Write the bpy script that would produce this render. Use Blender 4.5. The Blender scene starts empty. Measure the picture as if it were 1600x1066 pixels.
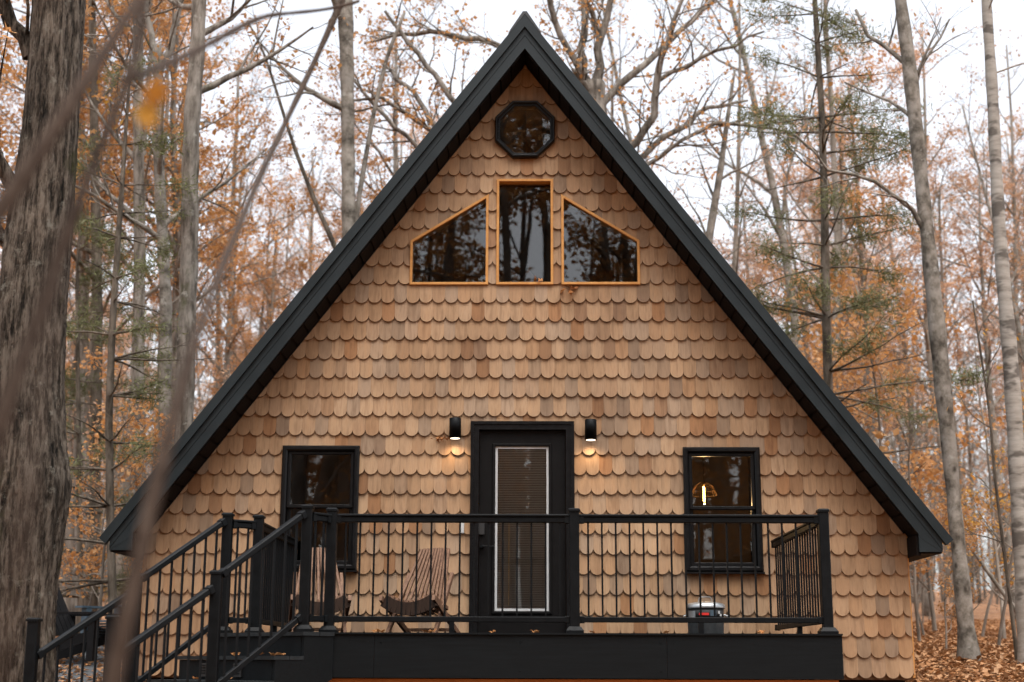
import bpy, math, random
import numpy as np
from mathutils import Matrix, Vector, Euler

# ------------------------------------------------------------------ camera, sky, sun, exposure
SC = bpy.context.scene
COL = SC.collection
R = math.radians
EYE = 1.6                                   # eye height; the photographer stands at z = 0, the cabin front is the plane y = 0
CAM = Vector((0.103, -13.72, EYE))
FPX, PITCH, YAW, ROLL = 2222.0, 12.74, 0.954, 0.20
cam_d = bpy.data.cameras.new('camera')
cam = bpy.data.objects.new('camera', cam_d); COL.objects.link(cam)
CROT = Matrix.Rotation(R(YAW), 3, 'Z') @ Matrix.Rotation(R(90 + PITCH), 3, 'X') @ Matrix.Rotation(R(ROLL), 3, 'Z')
cam.matrix_world = Matrix.Translation(CAM) @ CROT.to_4x4()
cam_d.sensor_width = 36.0; cam_d.lens = 36.0 * FPX / 1600.0
cam_d.clip_start = 0.05; cam_d.clip_end = 1000
cam_d.dof.use_dof = True; cam_d.dof.focus_distance = 12.9; cam_d.dof.aperture_fstop = 1.65
SC.camera = cam

SUN_EL, SUN_AZ = 69.0, 165.0                # azimuth measured clockwise from +y: a high sun veiled by thin overcast
w = bpy.data.worlds.new('World'); SC.world = w; w.use_nodes = True
nt = w.node_tree; bg = nt.nodes['Background']
sky = nt.nodes.new('ShaderNodeTexSky'); sky.sky_type = 'NISHITA'; sky.sun_disc = False
sky.sun_elevation = R(SUN_EL); sky.sun_rotation = R(SUN_AZ); sky.dust_density = 4.0; sky.air_density = 1.0; sky.ozone_density = 1.0
hs = nt.nodes.new('ShaderNodeHueSaturation'); hs.inputs['Saturation'].default_value = 0.26   # thin overcast
nt.links.new(sky.outputs[0], hs.inputs['Color']); nt.links.new(hs.outputs[0], bg.inputs[0])
bg.inputs[1].default_value = 0.15
sd = bpy.data.lights.new('sun', 'SUN'); sd.energy = 0.75; sd.angle = R(55); sd.color = (1.0, 0.93, 0.84)
sun = bpy.data.objects.new('sun', sd); COL.objects.link(sun)
sdir = Vector((math.sin(R(SUN_AZ)) * math.cos(R(SUN_EL)), math.cos(R(SUN_AZ)) * math.cos(R(SUN_EL)), math.sin(R(SUN_EL))))
sun.rotation_euler = sdir.to_track_quat('Z', 'Y').to_euler(); sun.location = (0, 0, 40)
VS = SC.view_settings
VS.view_transform = 'Standard'; VS.look = 'None'; VS.gamma = 1.0; VS.use_curve_mapping = False; VS.exposure = 1.44
SC.render.engine = 'CYCLES'
SC.cycles.use_denoising = True
SC.cycles.max_bounces = 6; SC.cycles.transparent_max_bounces = 12
SC.cycles.sample_clamp_indirect = 6.0; SC.cycles.caustics_reflective = False; SC.cycles.caustics_refractive = False

# ------------------------------------------------------------------ pixels -> rays
def ray(px, py):
    return CROT @ Vector(((px - 800) / FPX, (533 - py) / FPX, -1.0))
def pt(px, py, y):                          # point of the pixel's ray on the vertical plane Y = y
    d = ray(px, py); t = (y - CAM.y) / d.y
    return CAM + d * t
def PD(px, py, D):
    return pt(px, py, CAM.y + D)

def smooth(a, b, t):
    t = min(1, max(0, (t - a) / (b - a))); return t * t * (3 - 2 * t)
_TT = [-60, -20, 0, 5, 10, 13.7, 18, 25, 40, 60, 100, 160, 260]
_TZ = [-3.6, -2.3, -1.6, -1.16, -.74, -.42, .08, .42, 1.25, 2.35, 4.6, 7.5, 11]
def terrain(x, y):
    t = np.asarray(y, float) - CAM.y
    z = (np.interp(t - 1.2, _TT, _TZ) + np.interp(t, _TT, _TZ) * 2 + np.interp(t + 1.2, _TT, _TZ)) / 4
    x = np.asarray(x, float)
    far = np.clip((np.hypot(x, t - 13) - 10) / 20, 0, 1)
    return EYE + z + .05 * np.sin(x * .9 + 1) * np.sin(t * .7) * np.clip((np.abs(x) - 3.7) / 2, 0, 1) + far * (.25 * np.sin(x * .17 + .4) + .2 * np.sin(t * .13 + x * .07))
def tz(x, y): return float(terrain(x, y))

# ------------------------------------------------------------------ materials
MATS = {}
def mat_base(name):
    m = bpy.data.materials.new(name); m.use_nodes = True
    n = m.node_tree.nodes; l = m.node_tree.links
    return m, n, l, n['Principled BSDF'], n['Material Output']
def ramp(n, stops):
    r = n.new('ShaderNodeValToRGB'); e = r.color_ramp.elements
    while len(e) > 1: e.remove(e[0])
    e[0].position = stops[0][0]; e[0].color = (*stops[0][1], 1)
    for p, c in stops[1:]:
        x = e.new(p); x.color = (*c, 1)
    return r
def noise(n, l, vec, scale, detail=4, rough=.55, stretch=None):
    t = n.new('ShaderNodeTexNoise'); t.inputs['Scale'].default_value = scale
    t.inputs['Detail'].default_value = detail; t.inputs['Roughness'].default_value = rough
    if stretch:
        mp = n.new('ShaderNodeMapping'); mp.inputs['Scale'].default_value = stretch
        l.new(vec, mp.inputs[0]); vec = mp.outputs[0]
    l.new(vec, t.inputs['Vector'])
    return t.outputs['Fac']
def mixc(n, l, fac, a, b, mode='MIX'):
    m = n.new('ShaderNodeMix'); m.data_type = 'RGBA'; m.blend_type = mode
    if isinstance(fac, float): m.inputs[0].default_value = fac
    else: l.new(fac, m.inputs[0])
    for i, v in ((6, a), (7, b)):
        if isinstance(v, tuple): m.inputs[i].default_value = (*v, 1)
        else: l.new(v, m.inputs[i])
    return m.outputs[2]
def bump(n, l, h, strength, dist, out):
    b = n.new('ShaderNodeBump'); b.inputs['Strength'].default_value = strength; b.inputs['Distance'].default_value = dist
    l.new(h, b.inputs['Height']); l.new(b.outputs[0], out)
def pos(n): return n.new('ShaderNodeNewGeometry').outputs['Position']
def obco(n): return n.new('ShaderNodeTexCoord').outputs['Object']

def m_plain(name, c1, c2, rough=.5, scale=8, spec=.5, bmp=.15, metallic=0, stretch=None, rvar=.15):
    m, n, l, p, o = mat_base(name)
    f = noise(n, l, obco(n), scale, 5, .6, stretch)
    r = ramp(n, [(.3, c1), (.7, c2)]); l.new(f, r.inputs[0]); l.new(r.outputs[0], p.inputs['Base Color'])
    rr = n.new('ShaderNodeMapRange'); rr.inputs[3].default_value = rough - rvar; rr.inputs[4].default_value = rough + rvar
    l.new(f, rr.inputs[0]); l.new(rr.outputs[0], p.inputs['Roughness'])
    p.inputs['Metallic'].default_value = metallic; p.inputs['Specular IOR Level'].default_value = spec
    if bmp:
        f2 = noise(n, l, obco(n), scale * 9, 3, .6, stretch); bump(n, l, f2, bmp, .002, p.inputs['Normal'])
    MATS[name] = m; return m

def m_shingle(name, per_object):
    m, n, l, p, o = mat_base(name)
    if per_object:
        rnd = n.new('ShaderNodeObjectInfo').outputs['Random']
    else:
        a = n.new('ShaderNodeAttribute'); a.attribute_name = 'rnd'; rnd = a.outputs['Fac']
    r = ramp(n, [(0, (.43, .278, .160)), (.13, (.49, .320, .190)), (.26, (.38, .235, .130)), (.39, (.52, .350, .212)), (.50, (.44, .270, .150)),
                 (.59, (.43, .305, .205)), (.67, (.33, .232, .155)), (.75, (.43, .250, .128)), (.83, (.50, .338, .208)), (.89, (.27, .186, .124)), (.94, (.385, .200, .092)), (.98, (.28, .145, .068)), (1, (.47, .31, .185))])
    l.new(rnd, r.inputs[0])
    # straight grain along the length, each shingle with an offset of its own
    wn = n.new('ShaderNodeTexWhiteNoise'); wn.noise_dimensions = '1D'; l.new(rnd, wn.inputs['W'])
    vm = n.new('ShaderNodeVectorMath'); vm.operation = 'MULTIPLY_ADD'; l.new(wn.outputs['Color'], vm.inputs[0])
    vm.inputs[1].default_value = (7, 7, 7); l.new(pos(n), vm.inputs[2])
    g = noise(n, l, vm.outputs[0], 1, 6, .62, (95, 95, 3.0))
    g2 = noise(n, l, vm.outputs[0], 1, 3, .5, (26, 26, 1.1))
    gr = ramp(n, [(.25, (.82, .78, .74)), (.5, (1, 1, 1)), (.8, (1.09, 1.08, 1.07))]); l.new(g, gr.inputs[0])
    c = mixc(n, l, 1.0, r.outputs[0], gr.outputs[0], 'MULTIPLY')
    gr2 = ramp(n, [(.30, (.70, .65, .61)), (.50, (1, 1, 1)), (.72, (1.08, 1.03, .97))]); l.new(g2, gr2.inputs[0])
    c = mixc(n, l, .85, c, gr2.outputs[0], 'MULTIPLY')
    st = noise(n, l, pos(n), .9, 4, .6)          # weather stains across courses
    sr = ramp(n, [(.32, (.54, .51, .485)), (.6, (.72, .71, .70))]); l.new(st, sr.inputs[0])
    c = mixc(n, l, 1.0, c, sr.outputs[0], 'MULTIPLY')
    l.new(c, p.inputs['Base Color']); p.inputs['Roughness'].default_value = .72; p.inputs['Specular IOR Level'].default_value = .25
    bump(n, l, g, .35, .002, p.inputs['Normal'])
    MATS[name] = m; return m

def m_wood(name, a, b, stretch, rough=.6):
    m, n, l, p, o = mat_base(name)
    g = noise(n, l, obco(n), 1, 6, .6, stretch)
    r = ramp(n, [(.3, a), (.7, b)]); l.new(g, r.inputs[0])
    l.new(r.outputs[0], p.inputs['Base Color']); p.inputs['Roughness'].default_value = rough; p.inputs['Specular IOR Level'].default_value = .2
    bump(n, l, g, .3, .002, p.inputs['Normal'])
    MATS[name] = m; return m

def m_bark(name, cols, stretch=(9, 9, 1.6), scale=1.0, bstr=.7, bd=.03, moss=None, lich=None, mossamt=.55, knots=False):
    m, n, l, p, o = mat_base(name)
    v = obco(n)
    oi = n.new('ShaderNodeObjectInfo')
    vm = n.new('ShaderNodeVectorMath'); vm.operation = 'ADD'; l.new(v, vm.inputs[0])
    sc = n.new('ShaderNodeVectorMath'); sc.operation = 'SCALE'; l.new(oi.outputs['Random'], sc.inputs[0]); sc.inputs['Scale'].default_value = 13
    l.new(sc.outputs[0], vm.inputs[1]); v = vm.outputs[0]
    st = tuple(s * scale for s in stretch)
    g = noise(n, l, v, 1, 8, .68, st)
    r = ramp(n, [(.36, cols[0]), (.47, cols[1]), (.60, cols[2])]); l.new(g, r.inputs[0]); c = r.outputs[0]
    g2 = noise(n, l, v, 1.7, 4, .6)
    r2 = ramp(n, [(.35, (.72, .72, .72)), (.65, (1.15, 1.12, 1.1))]); l.new(g2, r2.inputs[0])
    c = mixc(n, l, .8, c, r2.outputs[0], 'MULTIPLY')
    if moss:
        f = noise(n, l, v, 2.3, 5, .7, (1, 1, .5)); rr = ramp(n, [(mossamt, (0, 0, 0)), (mossamt + .1, (.8, .8, .8))]); l.new(f, rr.inputs[0])
        c = mixc(n, l, rr.outputs[0], c, moss)
    if lich:
        f = noise(n, l, v, 5.5, 5, .7); rr = ramp(n, [(.60, (0, 0, 0)), (.68, (.55, .55, .55))]); l.new(f, rr.inputs[0])
        c = mixc(n, l, rr.outputs[0], c, lich)
    if knots:                                      # dark knot scars
        vo = n.new('ShaderNodeTexVoronoi'); vo.inputs['Scale'].default_value = 1
        mp = n.new('ShaderNodeMapping'); mp.inputs['Scale'].default_value = (7, 7, 4.2); l.new(v, mp.inputs[0]); l.new(mp.outputs[0], vo.inputs['Vector'])
        kr = ramp(n, [(.10, (.85, .85, .85)), (.24, (0, 0, 0))]); l.new(vo.outputs['Distance'], kr.inputs[0]); c = mixc(n, l, kr.outputs[0], c, (.035, .028, .022))
    l.new(c, p.inputs['Base Color']); p.inputs['Roughness'].default_value = .9; p.inputs['Specular IOR Level'].default_value = .15
    bump(n, l, g, bstr, bd, p.inputs['Normal'])
    MATS[name] = m; return m

def m_birch(name):
    m, n, l, p, o = mat_base(name)
    v = obco(n)
    g = noise(n, l, v, 1, 6, .65, (3.2, 3.2, 15))
    r = ramp(n, [(.3, (.10, .085, .07)), (.40, (.22, .195, .165)), (.6, (.31, .285, .25))]); l.new(g, r.inputs[0])
    b = noise(n, l, v, 1, 4, .62, (1.1, 1.1, 2.4))
    rb = ramp(n, [(.52, (0, 0, 0)), (.57, (.92, .92, .92))]); l.new(b, rb.inputs[0])
    c = mixc(n, l, rb.outputs[0], r.outputs[0], (.075, .062, .05))
    l.new(c, p.inputs['Base Color']); p.inputs['Roughness'].default_value = .8
    bump(n, l, g, .5, .01, p.inputs['Normal'])
    MATS[name] = m; return m

def m_leaf(name, stops, trans=.45, rough=.6):
    m, n, l, p, o = mat_base(name)
    a = n.new('ShaderNodeAttribute'); a.attribute_name = 'rnd'
    r = ramp(n, stops); l.new(a.outputs['Fac'], r.inputs[0])
    oi = n.new('ShaderNodeObjectInfo'); hv = n.new('ShaderNodeHueSaturation')
    mr = n.new('ShaderNodeMapRange'); mr.inputs[3].default_value = .75; mr.inputs[4].default_value = 1.2; l.new(oi.outputs['Random'], mr.inputs[0])
    l.new(mr.outputs[0], hv.inputs['Value']); l.new(r.outputs[0], hv.inputs['Color'])
    l.new(hv.outputs[0], p.inputs['Base Color']); p.inputs['Roughness'].default_value = rough; p.inputs['Specular IOR Level'].default_value = .2
    t = n.new('ShaderNodeBsdfTranslucent'); l.new(hv.outputs[0], t.inputs['Color'])
    mx = n.new('ShaderNodeMixShader'); mx.inputs[0].default_value = trans
    l.new(p.outputs[0], mx.inputs[1]); l.new(t.outputs[0], mx.inputs[2]); l.new(mx.outputs[0], o.inputs[0])
    MATS[name] = m; return m

def m_glass(name, ior=1.85, tint=(.9, .92, .9)):
    m, n, l, p, o = mat_base(name); n.remove(p)
    tr = n.new('ShaderNodeBsdfTransparent'); tr.inputs[0].default_value = (*tint, 1)
    gl = n.new('ShaderNodeBsdfGlossy'); gl.inputs['Roughness'].default_value = 0.0
    f = n.new('ShaderNodeFresnel'); f.inputs[0].default_value = ior
    # faint waviness of the pane
    h = noise(n, l, pos(n), 1.6, 2, .4); b = n.new('ShaderNodeBump'); b.inputs['Strength'].default_value = .018; b.inputs['Distance'].default_value = .03
    l.new(h, b.inputs['Height']); l.new(b.outputs[0], gl.inputs['Normal'])
    mx = n.new('ShaderNodeMixShader'); l.new(f.outputs[0], mx.inputs[0]); l.new(tr.outputs[0], mx.inputs[1]); l.new(gl.outputs[0], mx.inputs[2])
    l.new(mx.outputs[0], o.inputs[0]); MATS[name] = m; return m
def m_emit(name, col, s):
    m, n, l, p, o = mat_base(name)
    p.inputs['Base Color'].default_value = (*col, 1); p.inputs['Emission Color'].default_value = (*col, 1); p.inputs['Emission Strength'].default_value = s
    MATS[name] = m; return m

m_shingle('cedar_shingle', True); m_shingle('cedar_shingle_mass', False)
m_plain('black_metal', (.0022, .0029, .0035), (.004, .0051, .0061), .5, 14, .13, .08)
m_plain('roof_trim', (.0085, .0128, .0148), (.0125, .0185, .0213), .42, 3, .26, .06, 0, (1, 1, 1))
m_plain('roof_metal', (.02, .022, .024), (.03, .033, .035), .4, 3, .5, .05)
m_plain('soffit_dark', (.0035, .002, .0016), (.0055, .0034, .0028), .75, 6, .12)
m_plain('black_frame', (.0032, .0032, .0036), (.0055, .0055, .006), .34, 20, .22, .05)
m_plain('door_black', (.003, .0026, .0026), (.005, .0044, .0044), .5, 10, .14, .08)
m_wood('deck_black', (.0024, .0033, .0039), (.0048, .0065, .0077), (3, 60, 60), .7)
m_wood('tread_grey', (.009, .0115, .013), (.017, .021, .0235), (30, 30, 30), .6)
MATS['deck_black'].node_tree.nodes['Principled BSDF'].inputs['Specular IOR Level'].default_value = .13
m_wood('end_grain_shade', (.075, .034, .014), (.13, .062, .028), (30, 30, 30), .85)
m_wood('chair_wood_shade', (.020, .011, .007), (.040, .022, .014), (40, 40, 4), .7)
m_wood('window_wood', (.42, .19, .055), (.52, .27, .09), (14, 14, 14), .5)
m_wood('orange_wood', (.30, .10, .025), (.42, .17, .05), (2, 30, 30), .6)
m_wood('chair_wood', (.085, .044, .027), (.185, .104, .064), (40, 40, 4), .6)
m_wood('interior_wood', (.10, .055, .03), (.16, .09, .05), (3, 3, 20), .6)
m_plain('interior_dark', (.16, .115, .085), (.22, .16, .12), .8, 3)
m_plain('white_paint', (.40, .41, .41), (.47, .48, .475), .4, 10)
m_plain('blind_white', (.68, .65, .61), (.76, .73, .69), .5, 10, .3, 0)
m_plain('galvanised', (.30, .32, .33), (.48, .50, .51), .38, 22, .5, .05, .85)
m_plain('black_plastic', (.012, .012, .012), (.02, .02, .02), .5, 10)
m_plain('red_label', (.55, .02, .02), (.65, .04, .03), .4, 10, .4, 0)
m_plain('slate_blue', (.035, .06, .085), (.05, .08, .105), .6, 6)
m_plain('chair_black', (.003, .003, .0035), (.006, .006, .007), .55, 6, .15)
m_plain('brass', (.4, .28, .12), (.5, .36, .17), .35, 10, .5, 0, .9)
m_plain('bronze', (.06, .035, .015), (.09, .05, .022), .5, 10, .4, 0, .6)
m_glass('glass'); m_glass('bulb_glass', 1.45, (1, .85, .6))
m_emit('lamp_glow', (1.0, .80, .60), 1.3); m_emit('filament', (1.0, .52, .18), 16)
m_bark('maple_bark', ((.007, .006, .0045), (.060, .048, .037), (.175, .148, .120)), (22, 22, 3.6), 1.0, 1.0, .08, (.045, .045, .018), (.26, .25, .21), .60)
m_bark('grey_bark', ((.055, .048, .040), (.14, .122, .102), (.25, .225, .195)), (10, 10, 2.2), 1.0, .6, .02, (.06, .06, .03), (.36, .35, .31), .62)
m_bark('smooth_bark', ((.070, .061, .050), (.165, .148, .124), (.26, .238, .208)), (5, 5, 4.5), 1.0, .4, .012, (.055, .05, .03), (.38, .37, .33), .64)
m_bark('dark_bark', ((.038, .031, .024), (.09, .075, .058), (.16, .135, .108)), (9, 9, 2.5), 1.0, .5, .02)
m_bark('far_bark', ((.10, .085, .070), (.18, .155, .128), (.26, .23, .195)), (4, 4, .8), 1.0, .2, .02)
m_bark('twig_bark', ((.022, .014, .010), (.044, .029, .021), (.070, .050, .038)), (60, 60, 12), 1.0, .4, .002)
m_birch('birch_bark')
m_bark('beech_bark', ((.075, .066, .054), (.165, .148, .124), (.27, .248, .218)), (6, 6, 5), 1.0, .5, .015, (.050, .046, .030), (.34, .33, .30), .60, True)
OR = [(0, (.40, .185, .058)), (.25, (.54, .275, .100)), (.5, (.47, .215, .068)), (.75, (.57, .35, .170)), (1, (.38, .19, .08))]  # leaf tones lightened to stand in for haze over the woods
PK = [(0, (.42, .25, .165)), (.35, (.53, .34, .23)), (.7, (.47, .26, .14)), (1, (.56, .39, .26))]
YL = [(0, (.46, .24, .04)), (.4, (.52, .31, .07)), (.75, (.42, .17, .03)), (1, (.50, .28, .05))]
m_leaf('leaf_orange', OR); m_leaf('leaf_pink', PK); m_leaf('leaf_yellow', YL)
m_leaf('needle_green', [(0, (.075, .085, .035)), (.5, (.125, .135, .06)), (1, (.18, .175, .09))], .3)
m_leaf('leaf_litter', [(0, (.16, .075, .032)), (.3, (.30, .135, .05)), (.6, (.38, .19, .085)), (.85, (.44, .26, .14)), (1, (.24, .11, .045))], .15)
m_leaf('leaf_dry', [(0, (.20, .075, .025)), (.5, (.30, .12, .04)), (1, (.40, .19, .07))], .25)
def m_ground():
    m, n, l, p, o = mat_base('litter_ground')
    v = n.new('ShaderNodeTexVoronoi'); v.inputs['Scale'].default_value = 11; l.new(pos(n), v.inputs['Vector'])
    s = n.new('ShaderNodeSeparateColor'); l.new(v.outputs['Color'], s.inputs[0])
    r = ramp(n, [(0, (.13, .06, .028)), (.3, (.26, .12, .045)), (.6, (.34, .165, .07)), (.85, (.38, .22, .12)), (1, (.18, .085, .04))]); l.new(s.outputs[0], r.inputs[0])
    f = noise(n, l, pos(n), .35, 5, .6); rr = ramp(n, [(.3, (.62, .58, .55)), (.7, (1.1, 1.08, 1.05))]); l.new(f, rr.inputs[0])
    c = mixc(n, l, 1.0, r.outputs[0], rr.outputs[0], 'MULTIPLY'); l.new(c, p.inputs['Base Color']); p.inputs['Roughness'].default_value = .85
    bump(n, l, s.outputs[1], .8, .03, p.inputs['Normal']); MATS['litter_ground'] = m
m_ground()
m_plain('gravel', (.035, .038, .041), (.085, .09, .095), .9, 45, .3, .8)

# ------------------------------------------------------------------ mesh helpers
class MB:
    def __init__(s): s.v = []; s.f = []; s.n = 0; s.r = []; s.mi = {}
    def add(s, verts, faces, rnd=None):
        b = s.n; s.v.extend(tuple(q) for q in verts); s.n += len(verts)
        s.f.extend(tuple(i + b for i in f) for f in faces)
        if rnd is not None: s.r.extend([rnd] * len(verts))
        return s
    def box(s, x0, x1, y0, y1, z0, z1):
        v = [(x, y, z) for x in (x0, x1) for y in (y0, y1) for z in (z0, z1)]
        return s.add(v, [(0, 1, 3, 2), (4, 6, 7, 5), (0, 4, 5, 1), (2, 3, 7, 6), (0, 2, 6, 4), (1, 5, 7, 3)])
    def beam(s, p, q, wd, ht, up=(0, 0, 1), bev=0.0):
        p, q = Vector(p), Vector(q); d = (q - p).normalized(); up = Vector(up)
        sx = d.cross(up)
        if sx.length < 1e-4: sx = d.cross(Vector((0, 1, 0)))
        sx.normalize(); uz = sx.cross(d)
        a, b = wd / 2, ht / 2
        if bev: sec = [(-a + bev, -b), (a - bev, -b), (a, -b + bev), (a, b - bev), (a - bev, b), (-a + bev, b), (-a, b - bev), (-a, -b + bev)]
        else: sec = [(-a, -b), (a, -b), (a, b), (-a, b)]
        k = len(sec)
        v = [p + sx * i + uz * j for i, j in sec] + [q + sx * i + uz * j for i, j in sec]
        f = [tuple(range(k))[::-1], tuple(range(k, 2 * k))] + [(i, (i + 1) % k, k + (i + 1) % k, k + i) for i in range(k)]
        return s.add(v, f)
    def prism(s, poly, y0, y1):                      # (x, z) polygon, extruded along y
        k = len(poly)
        v = [(x, y0, z) for x, z in poly] + [(x, y1, z) for x, z in poly]
        return s.add(v, [tuple(range(k)), tuple(range(k, 2 * k))[::-1]] + [(i, k + i, k + (i + 1) % k, (i + 1) % k) for i in range(k)])
    def slab(s, poly, z0, z1):                       # (x, y) polygon, extruded along z
        k = len(poly)
        v = [(x, y, z0) for x, y in poly] + [(x, y, z1) for x, y in poly]
        return s.add(v, [tuple(range(k))[::-1], tuple(range(k, 2 * k))] + [(i, (i + 1) % k, k + (i + 1) % k, k + i) for i in range(k)])
    def lathe(s, c, prof, n=24):
        v = []; f = []; c = Vector(c)
        for r, z in prof:
            for i in range(n):
                a = 2 * math.pi * i / n; v.append((c.x + r * math.cos(a), c.y + r * math.sin(a), c.z + z))
        m = len(prof)
        for j in range(m - 1):
            for i in range(n): f.append((j * n + i, j * n + (i + 1) % n, (j + 1) * n + (i + 1) % n, (j + 1) * n + i))
        f.append(tuple(range(n))[::-1]); f.append(tuple(range((m - 1) * n, m * n)))
        return s.add(v, f)
    def tube(s, P, rad, sides=8, cap=True):
        P = np.asarray(P, float); rad = np.asarray(rad, float); N = len(P)
        T = np.gradient(P, axis=0); T /= np.linalg.norm(T, axis=1)[:, None] + 1e-9
        md = np.abs(T.mean(0)); ref = np.zeros(3); ref[int(np.argmin(md))] = 1.0
        A = np.cross(T, ref); A /= np.linalg.norm(A, axis=1)[:, None] + 1e-9
        B = np.cross(T, A)
        th = np.arange(sides) * 2 * np.pi / sides
        V = P[:, None, :] + rad[:, None, None] * (A[:, None, :] * np.cos(th)[None, :, None] + B[:, None, :] * np.sin(th)[None, :, None])
        b = s.n; s.v.extend(map(tuple, V.reshape(-1, 3))); s.n += N * sides
        for j in range(N - 1):
            for i in range(sides):
                i2 = (i + 1) % sides
                s.f.append((b + j * sides + i, b + j * sides + i2, b + (j + 1) * sides + i2, b + (j + 1) * sides + i))
        if cap: s.f.append(tuple(b + i for i in range(sides))[::-1]); s.f.append(tuple(b + (N - 1) * sides + i for i in range(sides)))
        return s
    def mesh(s, name, smooth=False):
        m = bpy.data.meshes.new(name); m.from_pydata(s.v, [], s.f)
        if s.r:
            a = m.attributes.new('rnd', 'FLOAT', 'POINT'); a.data.foreach_set('value', np.array(s.r, dtype=np.float32))
        if smooth: m.polygons.foreach_set('use_smooth', [True] * len(m.polygons))
        for q, k in s.mi.items(): m.polygons[q].material_index = k
        m.update(); return m
    def build(s, name, mat, parent=None, smooth=False, local=False):
        return link(name, s.mesh(name, smooth), mat, parent, local)

def quads_mesh(name, V, F, rnd=None, smooth=False):   # numpy verts (n,3), faces (m,k) all with k corners
    m = bpy.data.meshes.new(name); V = np.asarray(V, np.float32); F = np.asarray(F, np.int32)
    k = F.shape[1]
    m.vertices.add(len(V)); m.vertices.foreach_set('co', V.ravel())
    m.loops.add(F.size); m.loops.foreach_set('vertex_index', F.ravel())
    m.polygons.add(len(F)); m.polygons.foreach_set('loop_start', np.arange(len(F), dtype=np.int32) * k)
    if rnd is not None:
        a = m.attributes.new('rnd', 'FLOAT', 'POINT'); a.data.foreach_set('value', np.asarray(rnd, np.float32))
    m.update(calc_edges=True); m.validate()
    return m

WL = {}
def link(name, mesh, mat=None, parent=None, local=False):
    o = bpy.data.objects.new(name, mesh); COL.objects.link(o)
    if mat and not mesh.materials: mesh.materials.append(MATS[mat])
    if parent is not None:
        o.parent = parent
        if not local: o.location = -WL.get(parent.name, Vector((0, 0, 0)))
    return o
def thing(name, label, cat, loc=(0, 0, 0), rotz=0, group=None):
    o = bpy.data.objects.new(name, None); COL.objects.link(o); o.location = loc; o.rotation_euler = (0, 0, rotz)
    o.empty_display_size = .2
    WL[o.name] = Vector(loc); return tag(o, label, cat, group)
def tag(o, label, cat, group=None, kind=None):
    o['label'] = label; o['category'] = cat
    if group: o['group'] = group
    if kind: o['kind'] = kind
    return o
def structure(o, label=None):
    o['kind'] = 'structure'
    if label: o['label'] = label
    return o
def dup(o, parent=None, loc=None, rot=None, scale=None):
    c = o.copy(); COL.objects.link(c); c.parent = parent
    if loc is not None: c.location = loc
    if rot is not None: c.rotation_euler = rot
    if scale is not None: c.scale = scale
    return c

# convex polygons in (x, z)
def clip(poly, a, b, keep):                           # keep=+1 keeps the left side of a->b
    out = []; k = len(poly)
    def sd(p): return keep * ((b[0] - a[0]) * (p[1] - a[1]) - (b[1] - a[1]) * (p[0] - a[0]))
    for i in range(k):
        p, q = poly[i], poly[(i + 1) % k]; dp, dq = sd(p), sd(q)
        if dp >= 0: out.append(p)
        if (dp > 0 and dq < 0) or (dp < 0 and dq > 0):
            t = dp / (dp - dq); out.append((p[0] + (q[0] - p[0]) * t, p[1] + (q[1] - p[1]) * t))
    return out
def area(p): return abs(sum(p[i][0] * p[(i + 1) % len(p)][1] - p[(i + 1) % len(p)][0] * p[i][1] for i in range(len(p)))) / 2 if len(p) > 2 else 0
def inter(poly, conv):
    for i in range(len(conv)):
        poly = clip(poly, conv[i], conv[(i + 1) % len(conv)], 1)
        if len(poly) < 3: return []
    return poly
def subtract(poly, conv):                             # conv counter-clockwise
    if area(inter(poly, conv)) < 1e-6: return [poly]
    out = []; rest = poly
    for i in range(len(conv)):
        a, b = conv[i], conv[(i + 1) % len(conv)]
        o = clip(rest, a, b, -1)
        if area(o) > 2e-5: out.append(o)
        rest = clip(rest, a, b, 1)
        if len(rest) < 3: break
    return out

# ------------------------------------------------------------------ ground
def build_ground():
    xs = np.unique(np.concatenate([np.linspace(-220, -30, 30), np.linspace(-30, 30, 101), np.linspace(30, 220, 30)]))
    ys = np.unique(np.concatenate([np.linspace(-120, -20, 25), np.linspace(-20, 40, 121), np.linspace(40, 260, 60)]))
    X, Y = np.meshgrid(xs, ys); Z = terrain(X, Y)
    V = np.stack([X, Y, Z], -1).reshape(-1, 3); nx = len(xs)
    I, J = np.meshgrid(np.arange(nx - 1), np.arange(len(ys) - 1)); a = (J * nx + I).ravel()
    F = np.stack([a, a + 1, a + nx + 1, a + nx], -1)
    m = quads_mesh('ground', V, F); m.polygons.foreach_set('use_smooth', [True] * len(m.polygons))
    structure(link('ground', m, 'litter_ground'), 'forest floor covered with fallen orange brown leaves')
    # gravel patio to the left, seen between the big maple and the stairs
    pts = [(-6.5, .9), (-4.2, .9), (-4.0, 2.4), (-4.1, 7.2), (-7.9, 7.0), (-8.0, 3.0)]
    mb = MB(); n = 14; V = []; F = []
    for j in range(n + 1):
        for i in range(n + 1):
            u, v = i / n, j / n
            x = (-8.3 + .2 * math.sin(v * 5)) * (1 - u) + (-4.0 + .15 * math.sin(v * 7 + 1)) * u; y = 1.3 + 6.4 * v + .15 * math.sin(u * 6)
            V.append((x, y, tz(x, y) + .03))
    for j in range(n):
        for i in range(n): F.append((j * (n + 1) + i, j * (n + 1) + i + 1, (j + 1) * (n + 1) + i + 1, (j + 1) * (n + 1) + i))
    structure(link('patio', quads_mesh('patio', V, F), 'gravel'), 'grey gravel patio beside the cabin')
build_ground()

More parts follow.
